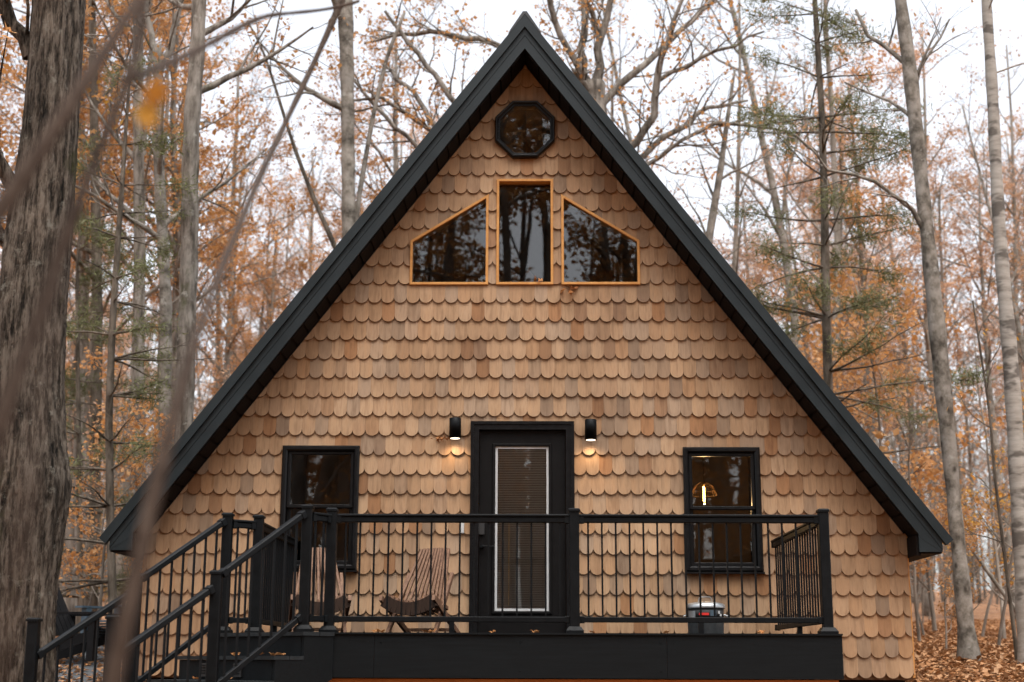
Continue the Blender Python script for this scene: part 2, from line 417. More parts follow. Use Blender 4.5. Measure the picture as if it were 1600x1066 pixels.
# ------------------------------------------------------------------ cabin
SL = 1.328                                     # roof slope (rise per run)
ZS = EYE + 6.04                                # soffit plane apex
ZF1 = EYE + 6.262; ZO = EYE + 6.387            # fascia/trim line and outer line at the ridge
HW = 3.63                                      # half width of the cabin front
ZB = EYE - .127                                # bottom of the shingles
OV, DEPTH = .40, 8.0
ZEAVE = EYE + 1.011
XE = 3.873
cabin = thing('cabin', 'cedar shingled cabin with steep black gable roof', 'cabin', (0, 0, EYE - .45))
def W(px, py, y=-.03):
    p = pt(px, py, y); return p.x, p.z
def sym(px, py):                               # half width and height of a feature centred on the ridge line (x = 820 px)
    x1, z1 = W(820 + px, py); x0, _ = W(820 - px, py)
    return (x1 - x0) / 2, z1
GAB = [(-HW, ZB), (HW, ZB), (HW, ZS - SL * HW), (0, ZS), (-HW, ZS - SL * HW)]

# openings (outer edge of each trim), counter-clockwise
def rect(x0, x1, z0, z1): return [(x0, z0), (x1, z0), (x1, z1), (x0, z1)]
ZDECK = EYE + .222
dxh, dzt = sym(80.5, 659)
DOOR = rect(-dxh - .02, dxh - .02, ZDECK, dzt)
wz1 = W(502, 697)[1]; wz0 = W(502, 891)[1]
wl0, wl1 = W(442.5, 697)[0], W(562.5, 697)[0]; wr0, wr1 = W(1066.5, 699)[0], W(1186, 699)[0]
WINL = rect(wl0, wl1, wz0, wz1); WINR = rect(wr0, wr1, W(1128, 894)[1], W(1128, 699.5)[1])
cx, czt = sym(44, 280); _, czb = sym(44, 445)
CEN = rect(-cx, cx, czb, czt)
ti, tzi = sym(56.5, 303.5); to, tzo = sym(179, 376)
TRR = [(ti, czb), (to, czb), (to, tzo), (ti, tzi)]
TRL = [(-to, czb), (-ti, czb), (-ti, tzi), (-to, tzo)]
oh, oz = sym(46.5, 203.5)
OCT = [(oh / math.cos(math.pi / 8) * math.cos(math.pi / 8 + k * math.pi / 4), oz + oh / math.cos(math.pi / 8) * math.sin(math.pi / 8 + k * math.pi / 4)) for k in range(8)]
OPEN = [DOOR, WINL, WINR, CEN, TRR, TRL, OCT]
def inset(poly, d):
    k = len(poly); out = []
    for i in range(k):
        a, b, c = Vector(poly[i - 1]), Vector(poly[i]), Vector(poly[(i + 1) % k])
        e1 = (b - a).normalized(); e2 = (c - b).normalized()
        n1 = Vector((-e1.y, e1.x)); n2 = Vector((-e2.y, e2.x))
        m = (n1 + n2); m = m / max(.2, m.length_squared) * 2
        out.append(tuple(b + m * d))
    return out

def build_wall():
    up = .06
    body = [(-HW, ZB - .02), (HW, ZB - .02), (HW, ZS - SL * HW + up), (0, ZS + up), (-HW, ZS - SL * HW + up)]
    pieces = [body]
    for o in OPEN:
        pieces = [q for p in pieces for q in subtract(p, inset(o, .012))]
    mb = MB()
    for p in pieces: mb.prism(p, 0.0, .12)
    wall = mb.build('wall', 'interior_wood', cabin)
    # side walls, back wall, floor, loft, foundation
    mb = MB(); mb.box(-HW, -HW + .12, .122, DEPTH - .12, ZB - .02, ZS - SL * HW); mb.build('side_wall', 'interior_dark', cabin)
    mb = MB(); mb.box(HW - .12, HW, .122, DEPTH - .12, ZB - .02, ZS - SL * HW); mb.build('side_wall', 'interior_dark', cabin)
    mb = MB(); mb.prism(body, DEPTH - .118, DEPTH); mb.build('back_wall', 'interior_dark', cabin)
    mb = MB(); mb.box(-HW + .122, HW - .122, .122, DEPTH - .12, ZDECK - .12, ZDECK - .01); mb.build('floor', 'interior_wood', cabin)
    lz = EYE + 2.72; lx = (ZS - lz) / SL - .05
    mb = MB(); mb.box(-lx, lx, .125, DEPTH - .12, lz, lz + .15); mb.build('ceiling', 'interior_dark', cabin)
    mb = MB(); mb.box(-2.7, 2.7, 3.6, 3.7, ZDECK, lz - .003); mb.build('partition_wall', 'interior_dark', cabin)
    mb = MB(); mb.box(-HW + .06, HW - .06, .04, DEPTH - .05, EYE - 1.0, ZB - .022); mb.build('foundation', 'soffit_dark', cabin)
    for s in (-1, 1):                                   # corner trim where the shingles end
        mb = MB(); mb.box(s * HW - .012 + s * .014, s * HW + .012 + s * .014, -.012, .1, ZB, ZS - SL * HW - .02); mb.build('corner_trim', 'window_wood', cabin)
build_wall()

def shingle_solid(mb, poly, zb, ln, th=.0155, rnd=None, ob=.035, ot=.007):
    k = len(poly)
    off = lambda z: ob + (ot - ob) * (z - zb) / ln
    v = [(x, -off(z), z) for x, z in poly] + [(x, -off(z) + th, z) for x, z in poly]
    side = [(i, k + i, k + (i + 1) % k, (i + 1) % k) for i in range(k)]
    f0 = len(mb.f); mb.add(v, [tuple(range(k)), tuple(range(k, 2 * k))[::-1]] + side, rnd)
    for i in range(k):                             # sawn butt end grain, painted darker still for the shadow line under each course
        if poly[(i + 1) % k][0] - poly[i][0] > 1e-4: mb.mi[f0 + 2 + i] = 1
def shingle_outline(x0, x1, zb, ln, seg=12):
    c = (x0 + x1) / 2; a = (x1 - x0) / 2; h = a * .93
    p = []
    for i in range(seg + 1):
        t = math.pi + math.pi * i / seg; p.append((c + a * math.cos(t), zb + h + h * math.sin(t)))
    return p + [(x1, zb + ln), (x0, zb + ln)]
def build_shingles():
    rng = random.Random(5)
    EXP, WS, LN = .1905, .1272, .262
    zref = W(820, 681)[1]                        # a measured course line
    k0 = round((zref - ZB) / EXP)
    zb = zref - k0 * EXP
    gab = [(-HW - .012, ZB - .05), (HW + .012, ZB - .05), (HW + .012, ZS - SL * HW - .004), (0, ZS - .02), (-HW - .012, ZS - SL * HW - .004)]
    full = []; mass = MB(); kk = 0
    while zb < ZS:
        ph = (.5 if kk % 2 else 0) + rng.uniform(-.22, .22)
        i = -math.ceil(HW / WS) - 2
        x = (i + ph) * WS
        while x < HW + WS:
            wd = WS + rng.choice([0] * 14 + [-.016, .006]) ; g = .0004
            x0, x1 = x + g, x + wd - g
            dz = rng.uniform(-.0035, .0035); x += wd
            p = shingle_outline(x0, x1, zb + dz, LN)
            q = inter(p, gab)
            if area(q) < 4e-4: continue
            clipped = area(q) < area(p) - 1e-6
            ps = [q]
            for o in OPEN:
                ps2 = [r for t in ps for r in subtract(t, inset(o, .006))]
                if len(ps2) != len(ps) or sum(map(area, ps2)) < sum(map(area, ps)) - 1e-6: clipped = True
                ps = ps2
            rn = rng.random(); tl = rng.uniform(-.0015, .002)
            if not clipped and abs(wd - WS) < 1e-6: full.append((x0, zb + dz, rn, tl))
            else:
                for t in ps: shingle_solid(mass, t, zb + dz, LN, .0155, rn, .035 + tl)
        zb += EXP; kk += 1
    # the 300 unclipped ones that show largest and unhidden: the courses between door head and upper windows
    zc = (W(820, 570)[1])
    full.sort(key=lambda s: abs(s[1] + .1 - zc) + .06 * abs(s[0]))
    mb = MB(); shingle_solid(mb, shingle_outline(0, WS - .0008, 0, LN), 0, LN); sm = mb.mesh('shingle')
    sm.materials.append(MATS['cedar_shingle']); sm.materials.append(MATS['end_grain_shade'])
    for x0, z, rn, tl in full[:300]:
        o = link('shingle', sm, None, cabin); o.location = Vector((x0, -tl, z)) - WL[cabin.name]
    for x0, z, rn, tl in full[300:]:
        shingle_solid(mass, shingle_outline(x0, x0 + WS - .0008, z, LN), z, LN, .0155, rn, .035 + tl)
    o = mass.build('shingles', 'cedar_shingle_mass', cabin); o['kind'] = 'stuff'; o.data.materials.append(MATS['end_grain_shade'])
build_shingles()

def build_roof():
    y0, y1 = -OV, DEPTH + .4
    roof = None
    for s in (-1, 1):
        # slab behind the fascia: soffit line to just under the outer line
        xe = XE - .03
        xo = 3.93
        sec = [(0, ZS), (xe, ZS - SL * xe), (xe, ZEAVE + .05), (xe, ZO - .03 - SL * xe), (0, ZO - .03)]
        sec = [(0, ZS), (3.787, ZS - SL * 3.787), (xe, ZEAVE + .01), (xe, ZO - .03 - SL * xe), (0, ZO - .03)]
        sec = [(s * x, z) for x, z in sec]
        mb = MB(); mb.prism(sec if s > 0 else sec[::-1], y0 + .027, y1)
        r = mb.build('roof', 'soffit_dark', cabin)
        # metal roofing sheet with standing seams
        mb = MB(); sec = [(0, ZO - .028), (xo, ZO - .028 - SL * xo), (xo, ZO - SL * xo), (0, ZO)]
        sec = [(s * x, z) for x, z in sec]; mb.prism(sec if s > 0 else sec[::-1], y0 + .02, y1 + .02)
        mb.build('roof_sheet', 'roof_metal', r)
        nrm = Vector((s * SL, 0, 1)).normalized()
        for i in range(20):
            yy = .05 + i * .41; mb = MB()
            a = Vector((s * .12, yy, ZO - SL * .12)) + nrm * .012; b = Vector((s * (xo - .02), yy, ZO - SL * (xo - .02))) + nrm * .012
            mb.beam(a, b, .025, .03, nrm); mb.build('roof_seam', 'roof_metal', r)
        # fascia: main board with two shallow steps, plumb cut at the eave and boxed return
        def band(name, za, zb_, ya, yb, xend, mat, plumb=True):
            if plumb: sec = [(0, za), (xend, za - SL * xend), (xend, zb_ - SL * xend), (0, zb_)]
            else:
                d = zb_ - za; q = d * SL / (1 + SL * SL); sec = [(0, za), (xend - q, za - SL * (xend - q)), (xend, zb_ - SL * xend), (0, zb_)]
            sec = [(s * x, z) for x, z in sec]
            mb = MB(); mb.prism(sec if s > 0 else sec[::-1], ya, yb); return mb.build(name, mat, r)
        fl = [(0, ZS - .004), (HW + .02, ZS - .004 - SL * (HW + .02)), (HW + .02, ZEAVE), (XE, ZEAVE), (XE, ZF1 - .085 - SL * XE), (0, ZF1 - .085)]
        fl1 = [(0, ZS - .004), (3.70, ZS - .004 - SL * 3.70), (XE, ZEAVE), (XE, ZF1 - .085 - SL * XE), (0, ZF1 - .085)]
        fl1 = [(s * x, z) for x, z in fl1]
        mb = MB(); mb.prism(fl1 if s > 0 else fl1[::-1], y0, y0 + .025)
        tri = [(s * 3.70, ZS - .004 - SL * 3.70), (s * (HW + .03), ZEAVE), (s * XE, ZEAVE)]
        tri = [(s * (HW + .03), ZS - SL * (HW + .03) - .004), (s * (HW + .03), ZEAVE + .001), (s * XE, ZEAVE + .001), (s * 3.70, ZS - .004 - SL * 3.70)]
        if area(tri) > 1e-5: mb.prism(tri if s > 0 else tri[::-1], y0 + .002, y0 + .026)
        mb.build('fascia', 'roof_trim', r)
        band('fascia_upper', ZF1 - .086, ZF1 + .01, y0 - .006, y0 + .024, XE, 'roof_trim')
        band('drip_edge', ZF1 - .004, ZO + .006, y0 - .034, y0 + .03, 3.97, 'roof_trim', False)
        # eave soffit box running back along the side wall
        mb = MB(); xs = sorted((s * (HW + .03), s * XE)); mb.box(xs[0], xs[1], y0 + .03, y1 - .03, ZEAVE - .012, ZEAVE - .001); mb.build('eave_soffit', 'soffit_dark', r)
        mb = MB(); xs = sorted((s * (HW + .012), s * (HW + .05))); mb.box(xs[0], xs[1], -OV + .03, -.03, ZEAVE - .03, ZS - SL * HW - .05); mb.build('eave_return', 'soffit_dark', r)
        xs = sorted((s * (XE - .02), s * XE)); mb = MB(); mb.box(xs[0], xs[1], y0 + .028, y1 - .03, ZEAVE, ZO - .05 - SL * XE); mb.build('eave_fascia', 'roof_trim', r)
        # soffit boards between fascia and wall, and the channel against the shingles
        L = math.hypot(1, SL); tdir = Vector((s / L, 0, -SL / L)); dn = Vector((-s * SL / L, 0, -1 / L))
        t = .16
        while t < 3.6 * L:
            c = Vector((0, 0, ZS)) + tdir * t + dn * .007
            mb = MB(); mb.beam(c + Vector((0, -OV + .03, 0)), c + Vector((0, -.036, 0)), .15, .012, dn); mb.build('soffit_board', 'soffit_dark', r); t += .175
        a = Vector((s * .03, -.040, ZS - SL * .03)) + dn * .010; b = Vector((s * HW, -.040, ZS - SL * HW)) + dn * .010
        mb = MB(); mb.beam(a, b, .022, .018, dn); mb.build('rake_channel', 'black_metal', r)
        roof = roof or r
    # ridge cap
    sec = [(-.17, ZO - SL * .17 + .004), (-.15, ZO - SL * .15 + .03), (-.02, ZO + .035), (.02, ZO + .035), (.15, ZO - SL * .15 + .03), (.17, ZO - SL * .17 + .004), (0, ZO + .01)]
    mb = MB()
    v = [(x, -OV - .037, z) for x, z in sec] + [(x, DEPTH + .43, z) for x, z in sec]; k = len(sec)
    mb.add(v, [(0, 1, 2, 6)[::-1], (6, 2, 3)[::-1], (6, 3, 4, 5)[::-1]] + [(i, (i + 1) % k, k + (i + 1) % k, k + i) for i in range(k)] + [(k, k + 1, k + 2, k + 6), (k + 6, k + 2, k + 3), (k + 6, k + 3, k + 4, k + 5)])
    mb.build('ridge_cap', 'roof_metal', roof)
build_roof()

def frame_ring(poly, wdt, y0, y1, name, mat, parent, cham=0):
    inn = inset(poly, wdt); k = len(poly); mb = MB()
    for i in range(k):
        j = (i + 1) % k
        q = [poly[i], poly[j], inn[j], inn[i]]
        if cham:
            a = inset(poly, cham); b = inset(poly, wdt - cham)
            v = [(poly[t][0], y1, poly[t][1]) for t in (i, j)] + [(poly[t][0], y0 + cham, poly[t][1]) for t in (i, j)] + [(a[t][0], y0, a[t][1]) for t in (i, j)] + \
                [(b[t][0], y0, b[t][1]) for t in (i, j)] + [(inn[t][0], y0 + cham, inn[t][1]) for t in (i, j)] + [(inn[t][0], y1, inn[t][1]) for t in (i, j)]
            mb.add(v, [(2 * r, 2 * r + 1, 2 * r + 3, 2 * r + 2) for r in range(5)] + [(0, 10, 11, 1)])
        else: mb.prism(q, y0, y1)
    return mb.build(name, mat, parent)
def pane(poly, y, parent, th=.006):
    mb = MB(); v = [(x, y, z) for x, z in poly]; mb.add(v, [tuple(range(len(v)))]); return mb.build('pane', 'glass', parent)

for o in (WINL, WINR):
    x0, z0 = o[0]; x1, z1 = o[2]
    win = frame_ring(o, .052, -.075, .09, 'window', 'black_frame', cabin, .014)
    zi0, zi1 = z0 + .052, z1 - .052; xi0, xi1 = x0 + .052, x1 - .052; zm = zi0 + (zi1 - zi0) * .515
    up = rect(xi0, xi1, zm - .022, zi1); lo = rect(xi0, xi1, zi0, zm + .020)
    frame_ring(up, .034, -.040, -.004, 'sash', 'black_frame', win, .006); frame_ring(lo, .040, .000, .036, 'sash', 'black_frame', win, .006)
    pane(inset(up, .033), -.02, win); pane(inset(lo, .039), .018, win)
    mb = MB(); mb.box(x0 - .006, x1 + .006, -.085, -.02, z0 - .018, z0 - .002); mb.build('sill', 'black_frame', win)
for o in (TRL, CEN, TRR):
    win = frame_ring(o, .026, -.042, .10, 'window', 'window_wood', cabin, .003)
    pane(inset(o, .025), -.005 if o is not CEN else .06, win)
oct_w = frame_ring(OCT, .032, -.085, .09, 'window', 'black_frame', cabin, .012)
frame_ring(inset(OCT, .030), .020, -.06, -.03, 'sash', 'black_frame', oct_w, .005)
pane(inset(OCT, .048), -.045, oct_w)

def build_door():
    x0, z0 = DOOR[0]; x1, z1 = DOOR[2]
    tw = .082
    mb = MB()
    mb.box(x0, x0 + tw, -.062, .10, z0, z1 - tw); mb.box(x1 - tw, x1, -.062, .10, z0, z1 - tw); mb.box(x0, x1, -.062, .10, z1 - tw, z1)
    trim = mb.build('door_frame', 'black_frame', cabin)
    mb = MB()
    mb.box(x0 + .004, x0 + .03, -.074, -.0625, z0, z1 - .03); mb.box(x1 - .03, x1 - .004, -.074, -.0625, z0, z1 - .03); mb.box(x0 + .004, x1 - .004, -.074, -.0625, z1 - .03, z1 - .004)
    mb.build('brickmould', 'black_frame', trim)
    a, b = x0 + tw + .004, x1 - tw - .004; zt = z1 - tw - .006
    gx0, gx1 = W(773, 830)[0] , W(858, 830)[0]; gz0, gz1 = W(815, 955)[1], W(815, 697)[1]
    mb = MB(); yy0, yy1 = -.005, .04
    lite = rect(gx0, gx1, gz0, gz1)
    for p in subtract(rect(a, b, z0 + .02, zt), lite): mb.prism(p, yy0, yy1)
    door = mb.build('door', 'door_black', cabin)
    mb = MB(); mb.box(x0 + tw, x1 - tw, -.03, .09, z0, z0 + .018); mb.build('threshold', 'galvanised', trim)
    frame_ring(inset(lite, -.028), .030, -.026, -.006, 'lite_frame', 'door_black', door, .008)
    frame_ring(inset(lite, .001), .0235, -.004, .02, 'glazing_bead', 'white_paint', door)
    inn = inset(lite, .023); pane(inn, .002, door)
    mb = MB(); n = int((gz1 - gz0 - .05) / .0165)
    for i in range(n):
        z = gz0 + .03 + i * .0165
        mb.add([(inn[0][0] + .006, .020, z), (inn[1][0] - .006, .020, z), (inn[1][0] - .006, .032, z + .0115), (inn[0][0] + .006, .032, z + .0115)], [(0, 1, 2, 3)])
    bl = mb.build('blind', 'blind_white', door); bl['kind'] = 'stuff'
    for fx in (.12, .88):
        mb = MB(); xx = inn[0][0] + (inn[1][0] - inn[0][0]) * fx; mb.box(xx - .0012, xx + .0012, .017, .0185, gz0 + .03, gz1 - .03); mb.build('blind_cord', 'white_paint', door)
    mb = MB(); xx = W(795, 860)[0]; mb.box(xx - .004, xx + .004, .012, .016, W(795, 946)[1], W(795, 816)[1]); mb.build('blind_wand', 'brass', door)
    # keypad lock and lever handle on the left
    kx, kz = W(752, 826); mb = MB(); mb.box(kx - .03, kx + .03, -.03, -.006, kz - .055, kz + .055); k = mb.build('keypad_lock', 'black_plastic', door)
    hx, hz = W(753, 854); mb = MB(); mb.tube([(hx, -.006, hz), (hx, -.05, hz)], [.022, .018], 12); mb.beam((hx, -.05, hz), (hx + .12, -.052, hz - .002), .014, .016, bev=.003); mb.build('handle', 'black_metal', door)
build_door()

# lamps, door bell
def wall_lamp(px, py, label):
    x, z = W(px, py); y = -.115
    t = thing('wall_lamp', label, 'lamp', (x, y, z - .1), 0, 'black cylinder lamps beside the door')
    mb = MB(); mb.lathe((0, 0, 0), [(.054, .004), (.057, .0), (.057, .196), (.052, .2), (.02, .2)], 28); mb.build('shade', 'black_metal', t, True, True)
    mb = MB(); mb.box(-.02, .02, .05, .084, .07, .13); mb.box(-.04, .04, .0825, .094, .04, .16); mb.build('bracket', 'black_metal', t, False, True)
    mb = MB(); mb.lathe((0, 0, 0), [(.045, -.001), (.045, .002)], 24); mb.build('diffuser', 'lamp_glow', t, False, True)
    ld = bpy.data.lights.new('lamp_light', 'SPOT'); ld.energy = 2.8; ld.color = (1, .72, .44); ld.spot_size = R(150); ld.spot_blend = 1.0; ld.shadow_soft_size = .04
    lo = bpy.data.objects.new('lamp_light', ld); COL.objects.link(lo); lo.parent = t; lo.location = (0, 0, -.02)
wall_lamp(712, 671.5, 'lit black cylinder wall lamp with dry leaves caught beside it')
wall_lamp(922.5, 674, 'lit black cylinder wall lamp on bare shingles right of the door')
x, z = W(722, 822); mb = MB(); mb.box(x - .021, x + .021, -.055, -.03, z - .075, z + .062)
db = mb.build('doorbell', 'white_paint'); tag(db, 'slim white doorbell on the shingles beside the door frame', 'doorbell')
bv = db.modifiers.new('bevel', 'BEVEL'); bv.width = .012; bv.segments = 3

# pendant lamp inside the right-hand window
def pendant():
    c = pt(1100, 771, 1.1); t = thing('pendant_lamp', 'lit pendant lamp with wire shade behind the right window', 'lamp', c)
    mb = MB(); mb.lathe((0, 0, 0), [(.008, -.115), (.022, -.105), (.026, .0), (.024, .06), (.014, .09)], 16); mb.build('bulb', 'bulb_glass', t, True, True)
    mb = MB(); mb.tube([(.006 * math.cos(a * 2.2), .006 * math.sin(a * 2.2), -.085 + a * .0095) for a in range(17)], [.0085] * 17, 6); mb.build('filament', 'filament', t, False, True)
    mb = MB(); mb.lathe((0, 0, 0), [(.02, .088), (.022, .12), (.012, .13)], 16); mb.build('socket', 'brass', t, True, True)
    mb = MB(); mb.tube([(0, 0, .13), (0, 0, EYE + 2.72 - c.z)], [.004, .004], 6); mb.build('cord', 'black_plastic', t, False, True)
    for i in range(22):
        a = 2 * math.pi * i / 22; mb = MB()
        mb.tube([(.03 * math.cos(a), .03 * math.sin(a), .12), (.09 * math.cos(a), .09 * math.sin(a), .08), (.135 * math.cos(a), .135 * math.sin(a), -.02)], [.0018] * 3, 4)
        mb.build('shade_wire', 'bronze', t, False, True)
    for r_, zz in ((.135, -.02), (.115, .03), (.09, .08)):
        mb = MB(); mb.tube([(r_ * math.cos(i * .2618), r_ * math.sin(i * .2618), zz) for i in range(25)], [.002] * 25, 4, False); mb.build('shade_ring', 'bronze', t, False, True)
    ld = bpy.data.lights.new('bulb_light', 'POINT'); ld.energy = 6.0; ld.color = (1, .62, .28); ld.shadow_soft_size = .03
    lo = bpy.data.objects.new('bulb_light', ld); COL.objects.link(lo); lo.parent = t; lo.location = (0, 0, -.13)
pendant()

# ------------------------------------------------------------------ deck, railings, stairs
HP = .970                                        # post height
ZT = ZDECK + HP
def post_xy(px, D): p = PD(px, 880, D); return Vector((p.x, p.y, 0))
P4 = post_xy(517, 11.29); PM = post_xy(897.5, 11.29); PR = post_xy(1289, 11.29)
P3 = post_xy(478, 11.06); P1 = post_xy(353, 11.68); P2 = post_xy(402, 11.85)
u = (P1 - P3).normalized(); DN = Vector((u.y, -u.x, 0)); DN = DN if DN.y < 0 else -DN
WST = (P1 - P3).length
YF = P4.y - .085                                 # front edge of the deck
XL, XR = PD(508, 1000, YF - CAM.y).x, PD(1316, 1000, YF - CAM.y).x
deck = thing('deck', 'black raised deck with wide front fascia board across the cabin front', 'deck', (0, -1.3, tz(0, -2)))
def build_deck():
    c2 = P2 + Vector((-.075, 0, 0)); cut0 = (XL, YF); cut1 = (c2.x, c2.y - .02)
    outline = [(XL + .01, YF + .022), (XR - .012, YF + .022), (XR - .012, -.033), (c2.x, -.033), (c2.x, c2.y)]
    n = 19; y = YF + .022; bw = (-.033 - y) / n
    for i in range(n):
        mb = MB(); b = [(outline[0][0], 0)]
        strip = [(-9, y), (9, y), (9, y + bw - .005), (-9, y + bw - .005)]
        q = inter(outline, strip)
        if len(q) > 2: mb.slab(q, ZDECK - .028, ZDECK); mb.build('deck_board', 'deck_black', deck)
        y += bw
    fx = [XL] + [PD(q, 1000, YF - CAM.y).x for q in (585, 1042)] + [XR]
    for q in range(3):
        mb = MB(); mb.box(fx[q] + (.0012 if q else 0), fx[q + 1] - (.0012 if q < 2 else 0), YF + (.0015 if q == 1 else 0), YF + .02, EYE - .117, ZDECK - .012); mb.build('fascia', 'deck_black', deck)
        for zz in (EYE - .06, ZDECK - .07):
            for xx in (fx[q] + .05, (fx[q] + fx[q + 1]) / 2, fx[q + 1] - .05):
                mb = MB(); mb.tube([(xx, YF + .002, zz), (xx, YF - .0035, zz)], [.005, .004], 8); mb.build('screw', 'black_metal', deck)
    mb = MB(); mb.box(XL - .004, XR + .004, YF - .014, YF + .0215, ZDECK - .0118, ZDECK + .002); mb.build('edge_trim', 'deck_black', deck)
    mb = MB(); mb.box(XR - .011, XR, YF + .0225, -.04, EYE - .117, ZDECK - .012); mb.build('fascia', 'deck_black', deck)
    a, b = Vector((XL + .01, YF + .03, 0)), Vector((c2.x, c2.y, 0))
    mb = MB(); zc = (EYE - .117 + ZDECK - .032) / 2; h = ZDECK - .032 - EYE + .117
    mb.beam(a + Vector((0, 0, zc)), b + Vector((0, 0, zc)), .02, h); mb.build('fascia', 'deck_black', deck)
    mb = MB(); mb.box(c2.x, c2.x + .02, c2.y + .02, -.04, EYE - .117, ZDECK - .03); mb.build('fascia', 'deck_black', deck)
    mb = MB(); mb.box(XL + .02, XR - .03, YF + .05, YF + .09, EYE - .62, EYE - .125); mb.build('skirt_board', 'orange_wood', deck)
    for xx in np.linspace(XL + .3, XR - .3, 9):
        mb = MB(); mb.box(xx - .02, xx + .02, YF + .1, -.06, ZDECK - .2, ZDECK - .029); mb.build('joist', 'orange_wood', deck)
    for xx in (XL + .25, (XL + XR) / 2, XR - .25):
        mb = MB(); mb.box(xx - .045, xx + .045, YF + .1, YF + .19, tz(xx, YF) - .2, ZDECK - .2); mb.build('support_post', 'orange_wood', deck)
build_deck()

def post(parent, p, z0, z1, wd=.078, skirt=True):
    mb = MB(); mb.beam((p.x, p.y, z0), (p.x, p.y, z1 - .02), wd, wd, (0, 1, 0), .006); po = mb.build('post', 'black_metal', parent)
    c = wd / 2 + .007; mb = MB()
    v = [(p.x + i * c, p.y + j * c, z1 - .026) for i, j in ((-1, -1), (1, -1), (1, 1), (-1, 1))] + [(p.x + i * c, p.y + j * c, z1 - .010) for i, j in ((-1, -1), (1, -1), (1, 1), (-1, 1))] + \
        [(p.x + i * c * .72, p.y + j * c * .72, z1) for i, j in ((-1, -1), (1, -1), (1, 1), (-1, 1))]
    mb.add(v, [(3, 2, 1, 0), (8, 9, 10, 11)] + [(i, (i + 1) % 4, 4 + (i + 1) % 4, 4 + i) for i in range(4)] + [(4 + i, 4 + (i + 1) % 4, 8 + (i + 1) % 4, 8 + i) for i in range(4)])
    mb.build('cap', 'black_metal', po)
    if skirt:
        mb = MB(); a, b = wd / 2 + .030, wd / 2 + .008; v = []
        for hh, rr in ((0.001, a), (.022, a), (.034, b + .012), (.052, b)):
            v += [(p.x + i * rr, p.y + j * rr, z0 + hh) for i, j in ((-1, -1), (1, -1), (1, 1), (-1, 1))]
        mb.add(v, [(3, 2, 1, 0), (12, 13, 14, 15)] + [(4 * k + i, 4 * k + (i + 1) % 4, 4 * k + 4 + (i + 1) % 4, 4 * k + 4 + i) for k in range(3) for i in range(4)])
        mb.build('base_skirt', 'black_metal', po)
    return po
def rail_span(parent, a, b, za0, za1=None, zb0=None, zb1=None, spacing=.1115, foot=True, slope=False, trim=.04):
    """top and bottom rail and balusters from a to b; z of the top rail's top at a / b, of the bottom rail's centre at a / b"""
    d = (b - a); L = d.length; e = d / L
    A = a + e * trim; B = b - e * trim
    za1 = za0 if za1 is None else za1; zb0 = zb0; zb1 = zb0 if zb1 is None else zb1
    lerp = lambda u0, u1, t: u0 + (u1 - u0) * t
    fa, fb = trim / L, 1 - trim / L
    zA, zBt = lerp(za0, za1, fa), lerp(za0, za1, fb)
    if not slope:
        mb = MB(); mb.beam(A + Vector((0, 0, zA - .010)), B + Vector((0, 0, zBt - .010)), .066, .020, bev=.005); mb.build('top_rail', 'black_metal', parent)
        mb = MB(); mb.beam(A + Vector((0, 0, zA - .043)), B + Vector((0, 0, zBt - .043)), .046, .0455, bev=.006); mb.build('rail_body', 'black_metal', parent); th = .066
    else:
        mb = MB(); mb.beam(A + Vector((0, 0, zA - .026)), B + Vector((0, 0, zBt - .026)), .056, .046, bev=.007); mb.build('top_rail', 'black_metal', parent); th = .05
    mb = MB(); mb.beam(A + Vector((0, 0, lerp(zb0, zb1, fa))), B + Vector((0, 0, lerp(zb0, zb1, fb))), .036, .042, bev=.004); mb.build('bottom_rail', 'black_metal', parent)
    for (q, zt_, zb_, sg) in ((A, zA, lerp(zb0, zb1, fa), 1), (B, zBt, lerp(zb0, zb1, fb), -1)):   # brackets where the rails meet the posts
        sl = (zBt - zA) / (B - A).length * sg
        for zz, hh, ww in ((zt_ - (.043 if not slope else .026), .058, .058 if not slope else .064), (zb_, .054, .047)):
            mb = MB(); mb.beam(q + Vector((0, 0, zz)), q + e * sg * .035 + Vector((0, 0, zz + sl * .035)), ww, hh, bev=.004); mb.build('bracket', 'black_metal', parent)
    n = max(1, int(round(L / spacing)) - 1)
    vert = None
    for i in range(n):
        t = (i + 1) / (n + 1); p = a + d * t; z1 = lerp(za0, za1, t) - th; z0 = lerp(zb0, zb1, t) + .018
        if vert is None: mb = MB(); mb.box(-.0072, .0072, -.0072, .0072, 0, z1 - z0); vert = mb.mesh('baluster'); vert.materials.append(MATS['black_metal'])
        o = link('baluster', vert, None, parent); o.location = Vector((p.x, p.y, z0)) - WL[parent.name]; o.rotation_euler = (0, 0, math.atan2(e.y, e.x))
    if foot:
        p = a + d * .5; mb = MB(); mb.box(p.x - .02, p.x + .02, p.y - .02, p.y + .02, ZDECK + .001, zb0 - .02); mb.build('support_block', 'black_metal', parent)
ZTR = ZDECK + .922; ZBR = ZDECK + .105
rf = thing('deck_railing', 'long black metal railing along the deck front with three posts', 'railing', (PM.x, PM.y, ZDECK), 0, 'black railings')
for p in (P4, PM, PR): post(rf, p, ZDECK, ZT)
rail_span(rf, P4, PM, ZTR, None, ZBR); rail_span(rf, PM, PR, ZTR, None, ZBR)
PRB = Vector((PR.x, -.04, 0)); rr = thing('deck_railing', 'black metal side railing ending against shingles near the grill', 'railing', (PR.x, -1.2, ZDECK), 0, 'black railings')
rail_span(rr, PR, PRB, ZTR - .004, None, ZBR)
rl = thing('deck_railing', 'black metal side railing running from the stair head back to the wall', 'railing', (P2.x, -1.0, ZDECK), 0, 'black railings')
post(rl, P2, ZDECK, ZT); rail_span(rl, P2, Vector((P2.x, -.04, 0)), ZTR - .004, None, ZBR, spacing=.09)

